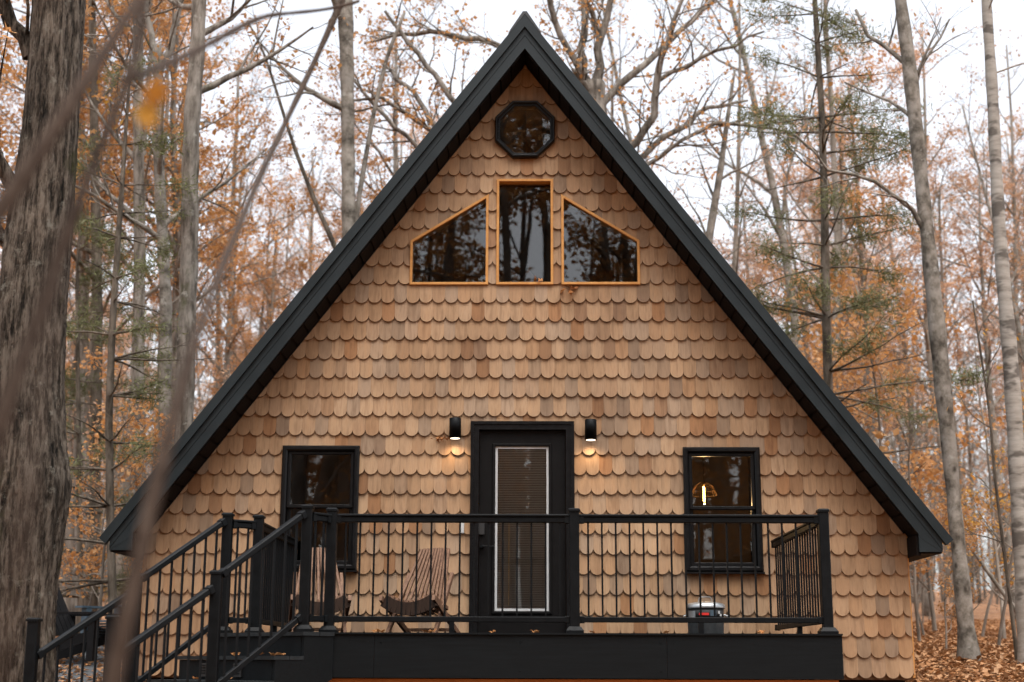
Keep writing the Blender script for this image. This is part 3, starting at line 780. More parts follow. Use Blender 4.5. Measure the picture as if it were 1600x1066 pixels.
# stairs turn off the chamfered corner, diagonally down to the left and forward
RISE, RUN = .180, .277
stairs = thing('stairs', 'black deck stairs with louvred riser lights descending diagonally from the deck', 'stairs', tuple(P3 + DN * .7) [:2] + (tz(P3.x, P3.y - .5),))
def build_stairs():
    o = P3 + u * (-.085) + DN * .07             # right end of the top nosing
    Wd = WST + .17
    def Q(a, d, z): q = o + u * a + DN * d; return (q.x, q.y, z)
    def plank(a0, a1, d0, d1, z0, z1, name, mat='deck_black', par=stairs):
        mb = MB(); v = [Q(a, d, z) for a in (a0, a1) for d in (d0, d1) for z in (z0, z1)]
        mb.add(v, [(0, 1, 3, 2), (4, 6, 7, 5), (0, 4, 5, 1), (2, 3, 7, 6), (0, 2, 6, 4), (1, 5, 7, 3)]); return mb.build(name, mat, par)
    # landing boards filling back to the deck edge
    for i, (d0, d1) in enumerate(((-.148, 0.014), (-.302, -.154))): plank(-.01, Wd + .01, d0, d1, ZDECK - .028, ZDECK + .001, 'tread', 'tread_grey')
    for k in range(5):
        z1 = ZDECK - .03 - k * RISE; d = k * RUN
        r = plank(.03, Wd - .03, d - .022, d - .002, z1 - RISE + .030, z1 + .001, 'riser')
        if k < 4:
            zt = ZDECK - (k + 1) * RISE
            plank(-.006, Wd + .006, d, d + .136, zt - .028, zt, 'tread', 'tread_grey'); plank(-.006, Wd + .006, d + .142, d + RUN + .014, zt - .028, zt, 'tread', 'tread_grey')
        if k in (1, 3):
            for fa in (.36, .72):
                a = Wd * fa
                L = plank(a - .045, a + .045, d - .0018, d + .014, z1 - .125, z1 - .025, 'riser_light', 'black_plastic', r)
                for j in range(4): plank(a - .03, a + .03, d + .0145, d + .020, z1 - .105 + j * .02, z1 - .096 + j * .02, 'louvre', 'black_metal', r)
    for a in (-.002, Wd - .026):                 # stringers
        mb = MB(); pts = []
        for k in range(5):
            z = ZDECK - .03 - k * RISE; d = k * RUN; pts.append((d - .001, z, d)); 
        top = [(-.30, ZDECK - .029)]
        for k in range(5):
            d = k * RUN; zt = ZDECK - .029 - k * RISE
            top += [(d - .003, zt), (d - .003, zt - RISE)]
        botl = [(5 * RUN - RUN - .003, ZDECK - .03 - 5 * RISE - .03), (.06, ZDECK - .44), (-.30, ZDECK - .34)]
        # split into vertical slices so that every face stays convex
        for k in range(-1, 4):
            d0 = -.30 if k < 0 else k * RUN - .003; d1 = (k + 1) * RUN - .003
            zt = ZDECK - .029 - (k + 1) * RISE
            lo = lambda d: max(ZDECK - .35 - max(0, d + .25) * RISE / RUN, ZDECK - 1.05)
            v = []
            for aa in (a, a + .028):
                v += [Q(aa, d0, lo(d0)), Q(aa, d1, lo(d1)), Q(aa, d1, zt if k >= 0 else ZDECK - .0295), Q(aa, d0, zt if k >= 0 else ZDECK - .0295)]
            mb.add(v, [(0, 1, 2, 3), (7, 6, 5, 4), (0, 4, 5, 1), (1, 5, 6, 2), (2, 6, 7, 3), (3, 7, 4, 0)])
        mb.build('stringer', 'deck_black', stairs)
build_stairs()
SLP = RISE / RUN; TS = .85
def stair_rail(p0, label, link_to):
    t = thing('stair_railing', label, 'railing', (p0 + DN * .8).to_tuple()[:2] + (ZDECK - .5,), 0, 'black railings')
    p1 = p0 + DN * TS; p2 = p0 + DN * TS * 2
    post(t, p0, ZDECK + .001, ZT); dz = TS * SLP
    za = ZT - .03; step = lambda d: ZDECK - max(0, math.ceil((d - .07) / RUN)) * RISE
    post(t, p1, step(TS), ZT - dz + .005, skirt=False)
    g = tz(p2.x, p2.y)
    post(t, p2, g - .1, ZT - 2 * dz + .215, skirt=False)
    rail_span(t, p0, p1, za + .01, za - dz + .01, ZDECK + .135, ZDECK + .135 - dz, foot=False, slope=True)
    rail_span(t, p1, p2, za - dz - .045, za - 2 * dz - .02, ZDECK + .10 - dz, ZDECK + .12 - 2 * dz, foot=False, slope=True)
    rail_span(t, p0, link_to, ZTR - .004, None, ZBR, foot=False)
stair_rail(P3, 'black metal stair handrail on the outer side, joined to the front deck railing', P4)
stair_rail(P1, 'black metal stair handrail on the inner side, close to the shingled wall', P2)

# ------------------------------------------------------------------ furniture on the deck
def stick_chair():
    t = thing('stick_chair', 'brown wooden stick chair facing the stairs under the left window', 'chair', (0, 0, 0), 0, 'wooden stick chairs on the deck')
    n = 11
    for i in range(n):                            # back slats run down through the seat, fanning in towards the top
        f = (i / (n - 1) - .5) * 2
        cr = .035 * f * f
        x_top, x_bot = f * .130, f * .215
        mb = MB(); mb.beam((x_top, .40 - cr, .79 - .01 * f * f), (x_bot, .02 - cr * .6, .20 + .05 * f * f), .022, .026, (0, 1, 0), .003); mb.build('back_slat', 'chair_wood', t, False, True)
    for i in range(n - 1):
        f = ((i + .5) / (n - 1) - .5) * 2
        arc = .075 * f * f
        mb = MB(); mb.beam((f * .220, -.26, .285 + arc), (f * .220, .16, .20 + arc * .7), .027, .034, (0, 0, 1), .003); mb.build('seat_slat', 'chair_wood', t, False, True)
    mb = MB()                                     # thick curved front lip, its shade painted in as darker wood
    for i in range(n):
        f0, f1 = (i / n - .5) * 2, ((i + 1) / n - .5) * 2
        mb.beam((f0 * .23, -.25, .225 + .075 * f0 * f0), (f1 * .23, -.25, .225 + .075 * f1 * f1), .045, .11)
    mb.build('front_lip', 'chair_wood_shade', t, False, True)
    for s in (-1, 1):
        mb = MB(); mb.beam((s * .245, -.30, .32), (s * .235, .40, .0), .03, .05, (0, 0, 1), .003); mb.build('rear_leg', 'chair_wood', t, False, True)
        mb = MB(); mb.beam((s * .205, .26, .55), (s * .22, -.20, .0), .03, .045, (0, 1, 0), .003); mb.build('front_leg', 'chair_wood', t, False, True)
    for y, z in ((-.10, .13), (.30, .06)):
        mb = MB(); mb.beam((-.24, y, z), (.24, y, z), .022, .03); mb.build('stretcher', 'chair_wood', t, False, True)
    return t
def dup_tree(o, loc, rotz, label=None):
    c = dup(o, None, loc, (0, 0, rotz))
    for ch in o.children:
        d = dup(ch, c)
        for g in ch.children: dup(g, d)
    if label: c['label'] = label
    return c
sc1 = stick_chair()
p = pt(655, 985, -1.05); sc1.location = (p.x, p.y, ZDECK); sc1.rotation_euler = (0, 0, R(-17)); sc1['label'] = 'brown wooden stick chair beside the door, turned towards the stairs'
p = pt(497, 985, -1.05); dup_tree(sc1, (p.x, p.y, ZDECK), R(12), 'brown wooden stick chair under the left window, behind the corner post')

def grill():
    c = pt(1103, 985, -1.2); t = thing('portable_grill', 'small galvanised round grill with domed lid and wire handle on the deck', 'grill', (c.x, c.y, ZDECK))
    mb = MB(); mb.lathe((0, 0, 0), [(.135, .0), (.150, .01), (.158, .15), (.160, .152)], 36); mb.build('body', 'galvanised', t, True, True)
    mb = MB(); mb.lathe((0, 0, 0), [(.156, .153), (.157, .235), (.150, .236)], 36); mb.build('control_band', 'black_plastic', t, True, True)
    mb = MB(); mb.lathe((0, 0, 0), [(.168, .237), (.170, .243), (.166, .268), (.150, .280), (.09, .292), (.02, .297)], 36); mb.build('lid', 'galvanised', t, True, True)
    mb = MB(); mb.tube([(-.062, 0, .288), (-.05, 0, .332), (-.042, 0, .337), (.042, 0, .337), (.05, 0, .332), (.062, 0, .288)], [.004] * 6, 6); mb.build('handle', 'galvanised', t, False, True)
    def patch(a0, a1, z0, z1, name, mat, rad=.1595):
        mb = MB(); n = 6; v = []
        for i in range(n + 1):
            a = R(a0 + (a1 - a0) * i / n) - math.pi / 2
            for rr_, zz in ((rad, z0), (rad, z1), (rad - .004, z1), (rad - .004, z0)): v.append((rr_ * math.cos(a), rr_ * math.sin(a), zz))
        mb.add(v, [(4 * i + k, 4 * i + 4 + k, 4 * i + 4 + (k + 1) % 4, 4 * i + (k + 1) % 4) for i in range(n) for k in range(4)] + [(3, 2, 1, 0), (4 * n, 4 * n + 1, 4 * n + 2, 4 * n + 3)]); mb.build(name, mat, t, False, True)
    patch(-27, 4, .178, .198, 'red_label', 'red_label'); patch(8, 28, .172, .222, 'instruction_plate', 'slate_blue')
    patch(36, 44, .19, .215, 'sticker', 'white_paint'); patch(-72, -40, .16, .215, 'side_plate', 'galvanised'); patch(44, 52, .17, .19, 'sticker', 'white_paint')
    for s in (-1, 1):
        mb = MB(); mb.tube([(s * .158, -.03, .185), (s * .185, -.03, .175), (s * .187, 0, .160), (s * .185, .03, .175), (s * .158, .03, .185)], [.005] * 5, 6); mb.build('side_handle', 'galvanised', t, False, True)
grill()

def adirondack(name_label, loc, rot, mat):
    t = thing('adirondack_chair', name_label, 'chair', loc, rot, 'adirondack chairs on the patio')
    for i in range(5):
        f = (i - 2) * .108; mb = MB(); h = .98 - .06 * abs(i - 2) ** 1.5 / 2
        mb.beam((f, .12, .30), (f * 1.15, .46, h), .095, .02, (0, 1, .4)); mb.build('back_slat', mat, t, False, True)
    for i in range(6):
        y = -.42 + i * .10; mb = MB(); mb.box(-.27, .27, y - .043, y + .043, .36 - i * .028, .38 - i * .028); mb.build('seat_slat', mat, t, False, True)
    for s in (-1, 1):
        mb = MB(); mb.beam((s * .285, -.44, .33), (s * .285, .50, .03), .025, .11); mb.build('side_rail', mat, t, False, True)
        mb = MB(); mb.box(s * .32 - .05, s * .32 + .05, -.43, -.35, 0, .54); mb.build('front_leg', mat, t, False, True)
        mb = MB(); mb.box(s * .34 - .075, s * .34 + .075, -.50, .30, .541, .565); mb.build('armrest', mat, t, False, True)
        mb = MB(); mb.box(s * .32 - .02, s * .32 + .02, .22, .28, .0, .54); mb.build('arm_support', mat, t, False, True)
a = pt(133, 1022, 3.4); adirondack('black wooden adirondack chair on the patio beside the big maple', (a.x - .12, a.y, tz(a.x, a.y) + .03), R(78), 'chair_black')
a = pt(196, 1020, 4.6); adirondack('slate blue adirondack chair on the gravel patio behind the stairs', (a.x, a.y, tz(a.x, a.y) + .03), R(-35), 'slate_blue')

# ------------------------------------------------------------------ trees
def leaf_quads(P, rng, size, flat=.0, normals=None, fold=.25, aspect=.72, droop=.0):
    """rhombic leaves folded along the midrib; P (n,3)"""
    n = len(P); P = np.asarray(P)
    d = rng.normal(size=(n, 3)); d[:, 2] = d[:, 2] * (1 - flat) - droop; d /= np.linalg.norm(d, axis=1)[:, None]
    nn = rng.normal(size=(n, 3)); nn[:, 2] += flat * 6
    s = np.cross(d, nn); s /= np.linalg.norm(s, axis=1)[:, None] + 1e-9; up = np.cross(s, d)
    L = size * rng.uniform(.6, 1.25, n)[:, None]; Wd = L * aspect * .5
    c = d * L * .45
    V = np.stack([P, P + c + s * Wd + up * Wd * fold, P + d * L, P + c - s * Wd + up * Wd * fold], 1).reshape(-1, 3)
    F = np.arange(n * 4).reshape(n, 4)
    F = np.concatenate([F[:, [0, 1, 2]], F[:, [0, 2, 3]]])
    return V, F, np.repeat(rng.random(n), 4)

def polyline(rng, p0, d, L, n, wander, lift=0.0):
    P = [np.array(p0, float)]; d = np.array(d, float); d /= np.linalg.norm(d); st = L / n
    for i in range(n):
        d = d + rng.normal(size=3) * wander; d[2] += lift; d /= np.linalg.norm(d); P.append(P[-1] + d * st)
    return np.array(P)
def sidedir(rng, t, ang):
    a = rng.normal(size=3); a -= t * a.dot(t); a /= np.linalg.norm(a) + 1e-9
    return t * math.cos(ang) + a * math.sin(ang)
def spawn(rng, mb, P, rad, level, tips, cfg):
    """side branches on the polyline P"""
    if level >= len(cfg): return
    c = cfg[level]; n = c['n']; L0 = c['len']
    for k in range(n):
        f = c['from'] + (c.get('to', .97) - c['from']) * ((k + rng.random()) / n)
        x = f * (len(P) - 1); i = min(int(x), len(P) - 2); p = P[i] + (P[i + 1] - P[i]) * (x - i)
        t = P[i + 1] - P[i]; t /= np.linalg.norm(t) + 1e-9
        r = (rad[i] + (rad[i + 1] - rad[i]) * (x - i))
        d = sidedir(rng, t, R(rng.uniform(*c['ang'])))
        if d[2] < c.get('minz', -.25): d[2] = abs(d[2]) * .4
        L = L0 * rng.uniform(.6, 1.2) * (1 - c.get('tap', .45) * (f - c['from']))
        Q = polyline(rng, p, d, L, c['seg'], c['wan'], c.get('lift', .0))
        r0 = min(r * c['rr'], c.get('rmax', 1)); rq = np.linspace(r0, max(.0025, r0 * .22), len(Q))
        mb.tube(Q, rq, c['sides'], False)
        if level == len(cfg) - 1: tips.append(Q)
        spawn(rng, mb, Q, rq, level + 1, tips, cfg)
def leaves_at(rng, tips, per, size, spread, frac=1.0, **kw):
    P = []
    for Q in tips:
        if rng.random() > frac: continue
        k = rng.poisson(per)
        for _ in range(k):
            x = rng.uniform(.15, 1) * (len(Q) - 1); i = min(int(x), len(Q) - 2)
            P.append(Q[i] + (Q[i + 1] - Q[i]) * (x - i) + rng.normal(size=3) * spread)
    if not P: P = [tips[0][0]]
    return leaf_quads(np.array(P), rng, size, **kw)

def tree_parts(seed, H, r0, cfg, lean=.03, leaf=None, bark='grey_bark', leafmat='leaf_orange', trunk=None, trad=None, sides=10, flare=1.35):
    rng = np.random.default_rng(seed); mb = MB()
    if trunk is None:
        n = 16; P = [np.array((0., 0, -.35))]; d = np.array((rng.normal() * lean, rng.normal() * lean, 1.))
        for i in range(n):
            d = d + np.array((rng.normal() * lean, rng.normal() * lean, 0)); d[:2] *= .93; d /= np.linalg.norm(d); P.append(P[-1] + d * H / n)
        trunk = np.array(P); trad = r0 * np.linspace(1, .16, n + 1) ** .9; trad[0] *= flare; trad[1] *= 1.02
    mb.tube(trunk, trad, sides)
    tips = []; spawn(rng, mb, trunk, trad, 0, tips, cfg)
    tm = mb.mesh('trunk', True); tm.materials.append(MATS[bark])
    lm = None
    if leaf:
        V, F, rn = leaves_at(rng, tips, **leaf); lm = quads_mesh('crown', V, F, rn); lm.materials.append(MATS[leafmat])
    return tm, lm
def add_tree(name, label, cat, group, meshes, loc, rot=0, sc=1.0):
    t = thing(name, label, cat, loc, rot, group); t.scale = (sc, sc, sc)
    link('trunk', meshes[0], None, t, True)
    if meshes[1]: link('crown', meshes[1], None, t, True)
    return t

LIMB = dict(n=13, len=3.6, seg=7, wan=.10, sides=6, ang=(38, 70), rr=.55, lift=.05, tap=.5)
SUB = dict(n=6, len=1.5, seg=5, wan=.14, sides=4, ang=(30, 65), rr=.55, lift=.02, tap=.4)
SUB['from'] = .25
TWIG = dict(n=5, len=.6, seg=3, wan=.18, sides=3, ang=(25, 65), rr=.5, tap=.3); TWIG['from'] = .2
def cfg(first, nl=13, ll=3.6, ns=6, ls=1.5, ntw=5, lt=.6, ang=(38, 70), lift=.05):
    a = dict(LIMB); a.update({'from': first, 'n': nl, 'len': ll, 'ang': ang, 'lift': lift}); b = dict(SUB); b.update({'n': ns, 'len': ls}); c = dict(TWIG); c.update({'n': ntw, 'len': lt})
    return [a, b, c]
LEAF = lambda per, size=.11, frac=1.0, spread=.055: dict(per=per, size=size, spread=spread, frac=frac, flat=.3, droop=.5)

# --- trees one can tell apart, drawn along the photograph's trunks
def path3(pts, D, y_end=None):
    """(px, py, width px) points at horizontal distance D -> world polyline and radii, continued down to the ground"""
    P = []; rd = []
    for px, py, wd in pts:
        q = PD(px, py, D); P.append(np.array(q)); dep = (q - CAM).dot(CROT @ Vector((0, 0, -1))); rd.append(wd / 2 / FPX * dep)
    return P, rd
def hero(name, label, cat, pts, D, bark, cf, leaf=None, leafmat='leaf_orange', top=None, seed=1, sides=12, group=None, sub=6, rough=0, limbs=()):
    P, rd = path3(pts, D)
    gx, gy = P[-1][0] + (P[-1][0] - P[-2][0]) * .2, P[-1][1]
    if P[-1][2] > tz(P[-1][0], gy) - .1:
        dz = P[-1][2] - (tz(P[-1][0], gy) - .25); s = (P[-1] - P[-2]); s = s / abs(s[2]) * dz if abs(s[2]) > .05 else np.array((0, 0, -dz))
        s[0] *= .5; P.append(P[-1] + s); rd.append(rd[-1] * 1.2)
    P = P[::-1]; rd = rd[::-1]
    if top:                                        # continue above the frame
        d = P[-1] - P[-2]; d /= np.linalg.norm(d); P.append(P[-1] + d * top * .5); rd.append(rd[-1] * .7); P.append(P[-1] + d * top * .5); rd.append(rd[-2] * .25)
    P = np.array(P); rd = np.array(rd)
    # resample smoothly
    s = np.concatenate([[0], np.cumsum(np.linalg.norm(np.diff(P, axis=0), axis=1))]); m = max(12, int(s[-1] * sub))
    ss = np.linspace(0, s[-1], m); Q = np.stack([np.interp(ss, s, P[:, k]) for k in range(3)], 1); rq = np.interp(ss, s, rd)
    k = np.array([1, 2, 3, 2, 1]) / 9.0
    for c in range(3): Q[2:-2, c] = np.convolve(Q[:, c], k, 'valid')
    rng = np.random.default_rng(seed)
    base = Q[0].copy(); base[2] = tz(base[0], base[1])
    t = thing(name, label, cat, tuple(base), 0, group)
    Q = Q - base
    if rough:
        th = np.arange(sides) * 2 * np.pi / sides; T = np.gradient(Q, axis=0); T /= np.linalg.norm(T, axis=1)[:, None]
        A = np.cross(T, (0, 1, 0)); A /= np.linalg.norm(A, axis=1)[:, None]; B = np.cross(T, A)
        ph = rng.uniform(0, 6.28, 8); z = Q[:, 2]
        f = np.zeros((len(Q), sides))
        for j, (fr, fz, am) in enumerate(((5, .8, .5), (9, 1.7, .5), (17, 2.6, .45), (26, 4.1, .35), (3, 1.1, .8), (2, 2.3, .5), (37, 5.5, .25))):
            f += am * np.sin(fr * th[None, :] + fz * z[:, None] + ph[j] + 1.2 * np.sin(z[:, None] * fz * .6 + j))
        f += rng.normal(size=f.shape) * .35
        rr_ = rq[:, None] * (1 + rough * f)
        V = Q[:, None, :] + rr_[:, :, None] * (A[:, None, :] * np.cos(th)[None, :, None] + B[:, None, :] * np.sin(th)[None, :, None])
        mb = MB(); mb.v = [tuple(q) for q in V.reshape(-1, 3)]; mb.n = len(mb.v)
        for j in range(len(Q) - 1):
            for i in range(sides): mb.f.append((j * sides + i, j * sides + (i + 1) % sides, (j + 1) * sides + (i + 1) % sides, (j + 1) * sides + i))
    else:
        mb = MB(); mb.tube(Q, rq * (1 + .05 * np.sin(np.arange(len(Q)) * 1.3 + seed)), sides)
    tips = []
    for lp, lD in limbs:                           # limbs with measured courses
        LPp, lr = path3(lp, D); LPp = np.array(LPp) - base; LPp[:, 1] += np.linspace(0, lD, len(LPp)); lr = np.array(lr)
        s = np.concatenate([[0], np.cumsum(np.linalg.norm(np.diff(LPp, axis=0), axis=1))]); m = max(6, int(s[-1] * 4)); ss = np.linspace(0, s[-1], m)
        L = np.stack([np.interp(ss, s, LPp[:, k]) for k in range(3)], 1); L[1:-1] += rng.normal(size=(m - 2, 3)) * .025; lr = np.interp(ss, s, lr)
        mb.tube(L, lr, 8, False)
        c2 = [dict(cf[1]), dict(cf[2])] if cf else []
        if c2:
            c2[0]['n'] = max(3, int(s[-1] * 3.4)); c2[0]['from'] = .12; c2[0]['rmax'] = .020; c2[0]['len'] *= 1.25; spawn(rng, mb, L, lr, 0, tips, c2)
    if cf: spawn(rng, mb, Q, rq, 0, tips, cf)
    o = mb.build('trunk', bark, t, True, True)
    if leaf and tips:
        V, F, rn = leaves_at(rng, tips, **leaf); lo = link('crown', quads_mesh('crown', V, F, rn), leafmat, t, True)
    return t

hero('maple_tree', 'massive old maple with shaggy dark furrowed bark beside the patio', 'tree',
     [(92, 0, 78), (86, 100, 80), (80, 200, 84), (70, 300, 90), (58, 400, 100), (49, 500, 104), (44, 600, 106), (44, 700, 114), (48, 760, 122), (44, 820, 112), (38, 900, 104), (34, 980, 102), (32, 1080, 112)],
     13.2, 'maple_bark', cfg(.93, 5, 3.0), LEAF(6), 'leaf_orange', top=5, seed=3, sides=120, sub=34, rough=.030,
     limbs=[([(48, 90, 26), (30, 62, 24), (14, 20, 22), (-8, -40, 18)], -.2), ([(40, 300, 26), (18, 286, 24), (2, 250, 18), (-30, 190, 14)], -.3), ([(20, 400, 26), (4, 372, 22), (-20, 340, 16)], .2)])
hero('ash_tree', 'tall straight grey ash with mossy lower bark behind the left roof slope', 'tree',
     [(311, 0, 22), (308, 90, 24), (300, 180, 26), (297, 260, 27), (296, 400, 28), (291, 530, 29), (288, 640, 30), (285, 760, 31)], 19, 'grey_bark', cfg(.45, 7, 2.6), LEAF(5, .10, .6), 'leaf_orange', top=6, seed=4)
hero('forked_tree', 'pale grey forest tree forking high up beside the mossy ash', 'tree',
     [(246, 70, 12), (247, 200, 17), (250, 300, 18), (256, 400, 18), (260, 490, 19), (258, 640, 20), (256, 800, 21)], 21, 'smooth_bark', cfg(.6, 5, 2.2), LEAF(5, .10, .6), 'leaf_orange', top=None, seed=5,
     limbs=[([(247, 110, 12), (236, 60, 10), (222, 0, 9), (214, -40, 8)], .2), ([(247, 130, 12), (262, 70, 11), (280, 10, 10), (286, -40, 8)], .2)])
hero('maple_tree', 'dim brown trunk with greenish haze of needles just left of the forked tree', 'tree',
     [(216, 0, 15), (216, 200, 17), (218, 400, 18), (216, 600, 19), (220, 780, 21)], 23, 'grey_bark', cfg(.4, 7, 2.4), LEAF(5, .10, .7), 'leaf_yellow', top=5, seed=6)
hero('maple_tree', 'straight dark forest trunk midway between big maple and thin hemlock', 'tree',
     [(146, 130, 13), (149, 300, 15), (152, 480, 17), (150, 650, 18), (148, 800, 19)], 24, 'dark_bark', cfg(.35, 8, 2.6), LEAF(6, .11, .8), 'leaf_orange', top=6, seed=7)
hero('ash_tree', 'smooth straight tan trunk rising behind the middle of the left roof slope', 'tree',
     [(539, -10, 25), (541, 60, 23), (543, 150, 21), (544, 250, 21), (545, 360, 22), (546, 480, 23)], 22.5, 'smooth_bark', cfg(.5, 6, 2.4), LEAF(4, .10, .5), 'leaf_orange', top=6, seed=8)
hero('sapling', 'thin leaning sapling crossing close beside the smooth tan trunk', 'sapling',
     [(632, 20, 5), (605, 86, 6), (583, 180, 7), (562, 300, 8), (556, 345, 8), (548, 440, 9)], 22.8, 'smooth_bark', None, seed=9, sides=6)
hero('sapling', 'thin dark sapling leaning left against open white sky', 'sapling',
     [(387, 34, 3), (410, 75, 4), (425, 120, 4), (440, 169, 5), (463, 240, 6), (492, 315, 7), (522, 382, 8), (560, 480, 9)], 23, 'dark_bark', [dict(SUB, n=7, len=1.0, rmax=.012), dict(TWIG, n=4, len=.4)], LEAF(1.6, .09, .8), 'leaf_orange', seed=10, sides=6)
OL = [([(925, 150, 30), (912, 110, 17), (911, 60, 15), (916, 0, 14), (920, -60, 12)], .6), ([(928, 150, 26), (938, 100, 17), (936, 55, 15), (956, 0, 11), (970, -50, 9)], -.4),
      ([(936, 62, 13), (922, 20, 10), (908, -30, 8)], -.3), ([(915, 118, 16), (892, 90, 13), (868, 52, 12), (858, 20, 12), (848, -20, 10)], -.5),
      ([(935, 175, 18), (941, 161, 16), (986, 109, 15), (1020, 75, 13), (1050, 45, 12), (1095, 0, 10), (1130, -40, 8)], .8),
      ([(945, 300, 20), (990, 225, 16), (1020, 184, 15), (1026, 127, 14), (1035, 94, 11), (1046, 56, 9), (1062, 20, 6)], -.6),
      ([(1026, 128, 10), (1073, 105, 9), (1110, 88, 8), (1151, 77, 6), (1189, 64, 4)], -.4),
      ([(948, 310, 18), (1001, 240, 13), (1043, 206, 12), (1084, 176, 12), (1103, 150, 9), (1140, 141, 7), (1178, 131, 5)], .8),
      ([(950, 330, 18), (1014, 259, 9), (1050, 236, 8), (1114, 206, 8), (1159, 214, 6), (1215, 221, 5), (1245, 255, 5), (1270, 270, 3)], -1.0),
      ([(930, 250, 22), (850, 130, 16), (787, 69, 13), (754, 52, 12), (718, 38, 12), (690, 30, 11), (641, 27, 9), (600, 30, 7), (560, 36, 5)], .9),
      ([(930, 300, 22), (780, 230, 16), (710, 154, 12), (682, 118, 11), (655, 82, 10), (627, 50, 8), (600, 10, 6)], .2),
      ([(935, 330, 20), (770, 270, 14), (682, 187, 11), (655, 146, 10), (627, 102, 9), (608, 82, 8), (588, 60, 6)], 1.2),
      ([(935, 350, 20), (780, 300, 13), (666, 209, 10), (636, 190, 9), (600, 176, 7), (556, 184, 5)], -.8),
      ([(935, 360, 18), (760, 310, 12), (643, 232, 9), (605, 195, 8), (560, 139, 6), (540, 110, 4)], -.4)]
hero('oak_tree', 'spreading oak with many crooked limbs rising behind the cabin ridge', 'tree',
     [(928, 130, 34), (930, 200, 40), (934, 300, 46), (938, 420, 50), (940, 560, 54)], 24.5, 'grey_bark', cfg(.98, 1, 1.0, 5, 1.15, 5, .5), LEAF(5.0, .088, .75), 'leaf_orange', seed=11, limbs=[([(a, b, c * .8) for a, b, c in q], d) for q, d in OL])
hero('sapling', 'slim forked grey tree standing behind the right roof slope below the oak limbs', 'sapling',
     [(1148, 110, 4), (1136, 190, 7), (1126, 265, 10), (1108, 370, 13), (1100, 440, 14)], 25.5, 'smooth_bark', [dict(SUB, **{'n': 8, 'len': 1.5, 'from': .55, 'ang': (18, 40), 'rmax': .03}), dict(TWIG, n=4, len=.6)], LEAF(.8, .08, .5), 'leaf_pink', seed=16, sides=8)
hero('beech_tree', 'pale grey leaning trunk with small dark knots standing on leaf litter right of cabin', 'tree',
     [(1407, 0, 19), (1423, 120, 23), (1434, 228, 22), (1448, 360, 22), (1461, 480, 26), (1473, 600, 27), (1482, 690, 24), (1491, 790, 22), (1503, 910, 25), (1509, 980, 28), (1514, 1024, 36)],
     17.6, 'beech_bark', [dict(SUB, **{'n': 9, 'len': 1.7, 'from': .55, 'lift': .03, 'rmax': .02}), dict(SUB, n=4, len=.7), dict(TWIG, n=3, len=.35)], LEAF(.5, .08, .5), 'leaf_orange', top=5, seed=12,
     limbs=[([(1444, 362, 9), (1424, 332, 8), (1408, 318, 7), (1360, 294, 6), (1300, 282, 5), (1270, 270, 4), (1234, 234, 3)], -.5), ([(1416, 100, 9), (1392, 70, 7), (1368, 52, 6), (1345, 0, 5)], .3),
            ([(1432, 190, 7), (1405, 160, 5), (1372, 140, 4), (1330, 110, 3)], .4), ([(1430, 170, 7), (1440, 110, 5), (1458, 70, 4), (1490, 20, 3)], .2)])
hero('birch_tree', 'birch with pale bark and dark horizontal bands beside the leaning pale trunk', 'tree',
     [(1541, 0, 15), (1551, 150, 18), (1558, 300, 19), (1566, 420, 21), (1577, 540, 24), (1584, 636, 25), (1591, 760, 27), (1600, 900, 29), (1606, 1000, 33)],
     17.0, 'birch_bark', [dict(SUB, **{'n': 7, 'len': 1.6, 'from': .5, 'rmax': .014}), dict(SUB, n=4, len=.7), dict(TWIG, n=3, len=.35)], LEAF(.5, .08, .5), 'leaf_orange', top=5, seed=13)
hero('sapling', 'thin dark crooked sapling on the leaf litter between pale trunk and birch', 'sapling',
     [(1520, 470, 3), (1546, 640, 4), (1556, 760, 5), (1566, 840, 5), (1576, 920, 6), (1587, 1006, 7)], 17.4, 'dark_bark', [dict(SUB, n=8, len=.8, rmax=.008), dict(TWIG, n=3, len=.3)], LEAF(1.2, .08, .7), 'leaf_yellow', seed=14, sides=6)
hero('dead_trunk', 'thin pale dead trunk leaning diagonally above the leaf litter', 'trunk', [(1506, 838, 5), (1540, 890, 6), (1566, 925, 7), (1602, 972, 8)], 21, 'smooth_bark', None, seed=15, sides=7)

